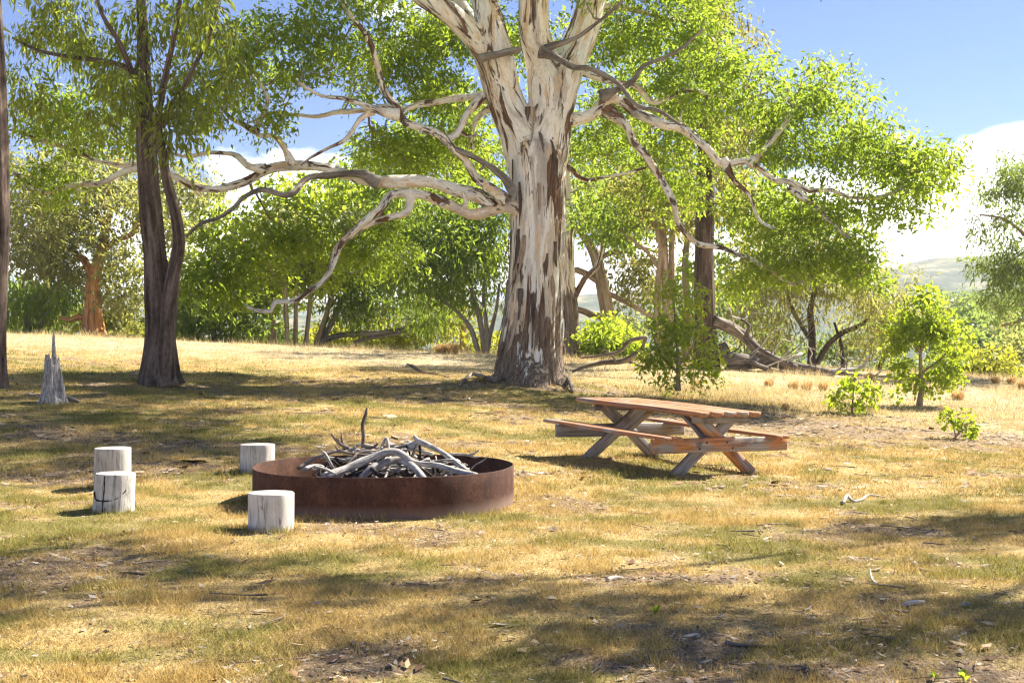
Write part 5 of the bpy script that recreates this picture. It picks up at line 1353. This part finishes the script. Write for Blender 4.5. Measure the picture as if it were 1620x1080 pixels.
def board(name, p0, p1, wid, thk, wide_dir, mat, bottom_bulge=0., seed=0, ends=.006, parent=None, jag=0.):
    """board from p0 to p1 (offsets); wide_dir = direction of its width; chamfered edges"""
    p0 = np.asarray(p0, float); p1 = np.asarray(p1, float)
    ax = unit(p1 - p0); wd = unit(wide_dir - ax * np.dot(wide_dir, ax)); td = np.cross(ax, wd)
    if td[2] < 0: td = -td
    c = min(.007, thk * .2)
    a, t = wid / 2, thk / 2
    if bottom_bulge:
        pr = [(-a, t - c), (-a + c, t), (a - c, t), (a, t - c), (a, -t + c)]
        for q in np.linspace(1, -1, 9): pr.append((a * .98 * q, -t - bottom_bulge * (1 - q * q)))
        pr.append((-a, -t + c))
    else:
        pr = [(-a, t - c), (-a + c, t), (a - c, t), (a, t - c), (a, -t + c), (a - c, -t), (-a + c, -t), (-a, -t + c)]
    L_ = np.linalg.norm(p1 - p0); ns = max(3, int(L_ / .12)); m_ = len(pr); V_ = []; C_ = []
    rg_ = np.random.default_rng(seed)
    ph = rg_.uniform(0, 6, 3)
    for k, f in enumerate(np.r_[0, ends / L_, np.linspace(0.04, .96, ns), 1 - ends / L_, 1]):
        sc_ = .94 if f in (0., 1.) else 1.0
        bow = .003 * math.sin(2.2 * f * 3.14 + ph[0]); side_ = .003 * math.sin(3 * f * 3.14 + ph[1])
        for (x, y) in pr:
            V_.append(p0 + ax * L_ * f + wd * (x * sc_ + side_) + td * (y * sc_ + bow)); C_.append([x + seed * .77, y, L_ * f])
    nr = ns + 4
    idx = np.arange(nr * m_).reshape(nr, m_)
    Q = np.stack([idx[:-1], np.roll(idx[:-1], -1, 1), np.roll(idx[1:], -1, 1), idx[1:]], -1).reshape(-1, 4)
    V_ += [p0, p1]; C_ += [[seed * .77, 0, 0], [seed * .77, 0, L_]]
    k0, k1 = nr * m_, nr * m_ + 1
    T = np.vstack([np.stack([np.roll(idx[0], -1), idx[0], np.full(m_, k0)], -1), np.stack([idx[-1], np.roll(idx[-1], -1), np.full(m_, k1)], -1)])
    me = np_mesh(name, np.array(V_), [Q, T], M[mat], {'co': np.array(C_)}, False)
    return link(name, me, parent if parent is not None else table)
HT = .775
pw = .184
for i in range(5):
    bb = (i - 2) * (pw + .008)
    board('plank', TL(-half - .39 - .012 * (i % 2), bb, HT - .03), TL(half + .25 + .010 * ((i * 3) % 4 - 1), bb, HT - .03), pw, .042, w3_, 'table_top', .022, seed=i + 1)
for sgn in (-1, 1):
    for j in (0, 1):
        bb = sgn * (.75 + j * .135) + .03
        board('bench_plank', TL(-half - .48 + .02 * j, bb, .465), TL(half + .23 - .03 * j, bb, .465), .128, .037, w3_, 'table_top', .006, seed=11 + j + sgn)
def disc(p, nrm, r, parent):
    nrm = unit(nrm); a = unit(np.cross(nrm, [0.3, .2, .9])); b_ = np.cross(nrm, a)
    V_ = []; 
    for z, rr_ in ((0, r), (.006, r), (.010, r * .7)):
        for k in range(10): V_.append(p + nrm * z + (a * math.cos(k * .628) + b_ * math.sin(k * .628)) * rr_)
    V_.append(p + nrm * .012)
    idx = np.arange(30).reshape(3, 10)
    Q = np.stack([idx[:-1], np.roll(idx[:-1], -1, 1), np.roll(idx[1:], -1, 1), idx[1:]], -1).reshape(-1, 4)
    T = np.stack([idx[2], np.roll(idx[2], -1), np.full(10, 30)], -1)
    link('bolt', np_mesh('bolt', np.array(V_), [Q, T], M['bolt']), parent)
for e, sgn in ((half, 1), (-half, -1)):
    zg = lambda bb: 0.0
    board('leg', TL(e - sgn * .024, -.60, -.015), TL(e - sgn * .024, .30, HT - .075), .145, .045, w3_, 'table_leg' if sgn < 0 else 'table_leg', seed=21 + sgn)
    board('leg', TL(e + sgn * .024, .60, -.015), TL(e + sgn * .024, -.30, HT - .075), .145, .045, w3_, 'table_mix' if sgn > 0 else 'table_leg', seed=25 + sgn)
    bm = board('bench_beam', TL(e + sgn * .072, -.97, .375), TL(e + sgn * .072, 1.05, .375), .165, .045, n3, 'table_beam' if sgn > 0 else 'table_leg', seed=31 + sgn)
    board('top_cleat', TL(e + sgn * .070, -.40, HT - .115), TL(e + sgn * .070, .40, HT - .115), .075, .042, n3, 'table_leg', seed=35 + sgn)
    board('brace', TL(e - sgn * .08, 0, .36), TL(e - sgn * .62, 0, HT - .08), .09, .042, w3_, 'table_leg', seed=41 + sgn)
    if sgn > 0:
        for bb, zz in ((-.20, .405), (.10, .405), (-.30, .335), (.19, .335)): disc(TL(e + .072 + .0235, bb, zz), u3, .013, bm)

# ------------------------------------------------------------------ tussocks, fence post, sticks
def tussock(px, py, hpx, wpx, label, seed):
    g = ground_at(px, py); s = g[1] / F
    rg_ = np.random.default_rng(seed)
    n = 420; a = rg_.uniform(0, 2 * np.pi, n); r0 = rg_.random(n) ** .5 * wpx * s * .22
    out_ = rg_.uniform(.1, 1, n) * wpx * s * .45
    h_ = hpx * s * rg_.uniform(.55, 1.05, n) * (1 - .35 * (out_ / (wpx * s * .45)) ** 2)
    w_ = .010 * g[1] / 25
    x0 = r0 * np.cos(a); y0 = r0 * np.sin(a)
    gg_ = tz(g[0] + x0, g[1] + y0) - g[2] - .01
    sdx, sdy = -np.sin(a) * w_ / 2, np.cos(a) * w_ / 2
    b0 = np.stack([x0 - sdx, y0 - sdy, gg_], 1); b1 = np.stack([x0 + sdx, y0 + sdy, gg_], 1)
    m0 = np.stack([x0 + np.cos(a) * out_ * .4, y0 + np.sin(a) * out_ * .4, gg_ + h_ * .7], 1)
    tp = np.stack([x0 + np.cos(a) * out_, y0 + np.sin(a) * out_, gg_ + h_], 1)
    dd = np.stack([sdx, sdy, 0 * sdx], 1) * .8
    V_ = np.stack([b0, b1, m0 + dd, m0 - dd, tp], 1).reshape(-1, 3); i = np.arange(n) * 5
    T = np.concatenate([np.stack([i, i + 1, i + 2], 1), np.stack([i, i + 2, i + 3], 1), np.stack([i + 3, i + 2, i + 4], 1)])
    link('grass_tussock', np_mesh('grass_tussock', V_, T, M['tussock'], {'green': np.zeros(len(V_))}), None, tuple(g), label, 'tussock', 'dry grass tussocks')
for q, t in enumerate([(698, 558, 17, 34, 'wide pale orange tussock, left one of the pair left of the big trunk'), (716, 559, 20, 36, 'tall golden tussock, right one of the pair left of the big trunk'),
          (1216, 611, 14, 24, 'small dry tussock, leftmost of the row in front of the fallen tree'), (1255, 616, 16, 28, 'dry tussock, second from left in the row before the fallen tree'),
          (1276, 618, 18, 28, 'reddish dry tussock, third in the row before the fallen tree'), (1302, 618, 17, 24, 'dry tussock, rightmost of the row before the fallen tree'),
          (1243, 648, 12, 18, 'tiny orange tussock just right of the picnic table top'), (1375, 602, 15, 22, 'dry tussock behind the knee high shrub'),
          (1515, 632, 18, 32, 'golden tussock right of the lone young gum'), (1600, 608, 14, 22, 'dry tussock by the fence post'), (1575, 606, 12, 24, 'dry tussock left of the fence post'),
          (1617, 616, 18, 26, 'dry tussock at the right border below the fence post'), (1100, 612, 14, 24, 'pale tussock at the foot of the near bush'), (760, 603, 10, 22, 'low pale tussock against the left foot of the big trunk')]):
    tussock(*t, seed=300 + q)

g = gpos(1604, 58)
mb = MB(); pp = g + np.array([[0, 0, -.2], [0, 0, .4], [.01, 0, .8], [.01, 0, 1.05]]); tube(mb, pp, np.array([.055, .053, .05, .046]), 8, rough=.1, seed=2)
link('fence_post', mb.mesh('fence_post', M['dark_bark'], g), None, tuple(g), 'thin dark fence post standing alone at the right border', 'fence post')

def ground_stick(name, pxs, r, label, mat, cat='stick', lift=1.0, side=None):
    pts = []
    for i, p in enumerate(pxs):
        g_ = ground_at(p[0], p[1]); g_[2] += r[i] * lift + (p[2] if len(p) > 2 else 0); pts.append(g_)
    pts = np.array(pts); o = pts[0].copy()
    pp, rr = smooth_path(pts, np.array(r, float), .03)
    mb = MB(); tube(mb, pp, rr, 7, rough=.2, seed=int(pxs[0][0]) % 37, lump=.12, capstart=True)
    link(name, mb.mesh(name, M[mat], o), None, tuple(o), label, cat)
ground_stick('fallen_stick', [(1334, 799), (1340, 792, .03), (1350, 795), (1365, 791), (1374, 785), (1402, 787)], [.016, .02, .014, .013, .011, .006], 'pale crooked stick lying on the grass at right of the fire ring', 'pale_stick')
ground_stick('fallen_stick', [(1428, 961), (1445, 957), (1462, 956)], [.012, .014, .011], 'short thick pale stick on worn ground at lower right', 'pale_stick')
ground_stick('fallen_stick', [(1148, 1022), (1170, 1025), (1200, 1024), (1232, 1026)], [.012, .010, .008, .005], 'long thin grey stick on worn ground near the bottom edge', 'dead_wood')
ground_stick('fallen_stick', [(1500, 1016), (1515, 1010), (1529, 1003)], [.006, .006, .004], 'thin straight pale twig on worn ground at lower right', 'pale_stick')
ground_stick('fallen_stick', [(1260, 1058), (1275, 1061), (1290, 1068)], [.011, .012, .009], 'stubby grey stick near the bottom edge of the lawn', 'dead_wood')
ground_stick('fallen_stick', [(1376, 912, .045), (1378, 917, .02), (1381, 921), (1386, 926)], [.004, .007, .009, .008], 'small pale stick propped upright in the grass at right', 'pale_stick')
ground_stick('fallen_stick', [(1455, 902), (1470, 905), (1498, 906)], [.010, .007, .004], 'thin bleached twig beside the upright stick at right', 'pale_stick')
ground_stick('fallen_stick', [(645, 578), (655, 582), (668, 590), (690, 593), (712, 598)], [.03, .035, .03, .022, .012], 'dark dead branch on the crest left of the big trunk', 'dead_wood')
ground_stick('surface_root', [(785, 606), (765, 601), (748, 598, .05), (735, 604), (727, 612)], [.07, .06, .05, .04, .03], 'dark surface root snaking left from the big trunk', 'dead_wood', 'root')
ground_stick('surface_root', [(893, 604, .12), (901, 612, .08), (906, 622)], [.06, .05, .03], 'dark crooked root at the right foot of the big trunk', 'dead_wood', 'root')
ground_stick('fallen_stick', [(960, 921), (972, 918), (986, 917)], [.014, .015, .01], 'grey bark-free stick piece on the lawn below the picnic table', 'pale_stick')
ground_stick('fallen_stick', [(190, 907), (210, 908), (230, 910)], [.006, .008, .006], 'thin dark twig on the shaded lawn at lower left', 'dead_wood')

for q, (px_, py_, hp, lab) in enumerate([(1478, 1079, 20, 'bright green weed sprout at the bottom edge, left of the two at lower right'), (1526, 1079, 24, 'bright green weed sprout at the bottom edge, right of the two at lower right'), (1036, 972, 20, 'tiny bright green weed on the lawn below the picnic table'), (975, 752, 9, 'tiny green weed in the shade under the picnic table')]):
    g = ground_at(px_, py_); s_ = g[1] / F
    rg_ = np.random.default_rng(q + 70); V_ = []; T_ = []
    for k in range(13):
        a = rg_.uniform(0, 6.28); o = rg_.uniform(.15, .8) * hp * s_; h_ = hp * s_ * rg_.uniform(.5, 1.0); w_ = hp * s_ * .16
        dx, dy = math.cos(a), math.sin(a); b_ = len(V_)
        V_ += [[-dy * w_ * .2, dx * w_ * .2, 0], [dy * w_ * .2, -dx * w_ * .2, 0], [dx * o * .6 + dy * w_, dy * o * .6 - dx * w_, h_ * .7], [dx * o * .6 - dy * w_, dy * o * .6 + dx * w_, h_ * .7], [dx * o, dy * o, h_ * .85]]
        T_ += [[b_, b_ + 1, b_ + 2], [b_, b_ + 2, b_ + 3], [b_ + 3, b_ + 2, b_ + 4]]
    link('weed_sprout', np_mesh('weed_sprout', np.array(V_), np.array(T_), M['leaf_fresh']), None, tuple(g), lab, 'weed')

rg = np.random.default_rng(77)
FX = []; FY = []
for o in list(SC.objects):
    if o.name.startswith('log_seat'): FX_, FR_ = o.location, .19
    elif o.name.startswith('fire_ring'): FX_, FR_ = o.location, 1.215
    elif o.name.startswith('dead_stump'): FX_, FR_ = o.location, .19
    else: continue
    nb = int(520 * FR_ ** .75 * 2)
    a = rg.uniform(0, 2 * np.pi, nb); rr_ = FR_ + np.abs(rg.normal(0, .03, nb))
    kk_ = fbm(a * 2.2 + FX_[0], a * 0 + FX_[1], 3, 12) > .42
    FX.append((FX_[0] + rr_ * np.cos(a))[kk_]); FY.append((FX_[1] + rr_ * np.sin(a))[kk_])
for e in (-half, half):
    for bb in (-.60, .60):
        p = TO + TL(e, bb, 0); nb = 130
        FX.append(p[0] + rg.normal(0, .07, nb)); FY.append(p[1] + rg.normal(0, .07, nb))
fx, fy = np.concatenate(FX), np.concatenate(FY)
Vf, Gf = blades(fx, fy, rg.uniform(.03, .10, len(fx)), .006 * rg.uniform(.6, 1.3, len(fx)), .7, rg)
link('grass_fringe', np_mesh('grass_fringe', Vf, np.arange(len(Vf)).reshape(-1, 3), M['grass'], {'green': np.clip(Gf + .25, 0, 1), 'pale': 0 * Gf}),
     label='uncut grass blades growing against the ring, logs and table feet', cat='grass', kind='stuff')

# small twigs too many to count
rg = np.random.default_rng(9)
mb = MB()
for i in range(1000):
    y = rg.uniform(4.6, 30); x = rg.uniform(-1, 1) * (.405 * y + 1)
    _, bb = cover(np.array([x]), np.array([y]))
    if rg.random() > .16 + .84 * bb[0]: continue
    L_ = rg.uniform(.06, .3) * (1 + y / 40); a = rg.uniform(0, 6.28); r_ = rg.uniform(.002, .006) * (1 + y / 25)
    p = np.array([[x + math.cos(a) * L_ * t + rg.normal(0, .012), y + math.sin(a) * L_ * t + rg.normal(0, .012), 0] for t in (0, .33, .66, 1)])
    p[:, 2] = tz(p[:, 0], p[:, 1]) + r_ * 1.5 + .008
    tube(mb, p, np.linspace(r_, r_ * .5, 4), 4, seed=i % 40, cap=False)
link('fallen_twigs', mb.mesh('fallen_twigs', M['dead_wood']), label='thin grey twigs scattered over the clearing', cat='twigs', kind='stuff')

# ------------------------------------------------------------------ haze
m, n_, l_, out_ = new_mat('valley_haze')
pv = n_.new('ShaderNodeVolumePrincipled')
pv.inputs['Color'].default_value = (0.86, 0.93, 1.0, 1)
pv.inputs['Density'].default_value = 0.00028
pv.inputs['Anisotropy'].default_value = 0.2
l_.new(pv.outputs[0], out_.inputs['Volume'])
x0, x1, y0, y1, z0, z1 = -9200., 9200., -45., 12200., float(GZ.min()) - 1.5, float(GZ.max()) + 2.0
print('ground z', GZ.min(), GZ.max())
Vv = np.array([[x, y, z] for z in (z0, z1) for y in (y0, y1) for x in (x0, x1)])
Q = np.array([[0, 2, 3, 1], [4, 5, 7, 6], [0, 1, 5, 4], [2, 6, 7, 3], [0, 4, 6, 2], [1, 3, 7, 5]])
link('haze', np_mesh('haze', Vv, Q, m), label='thin pale haze hanging over the valley and far hills', cat='haze', kind='stuff')
print('script', time.time() - T0, 'tris', sum(len(o.data.polygons) for o in SC.objects if o.type == 'MESH'))
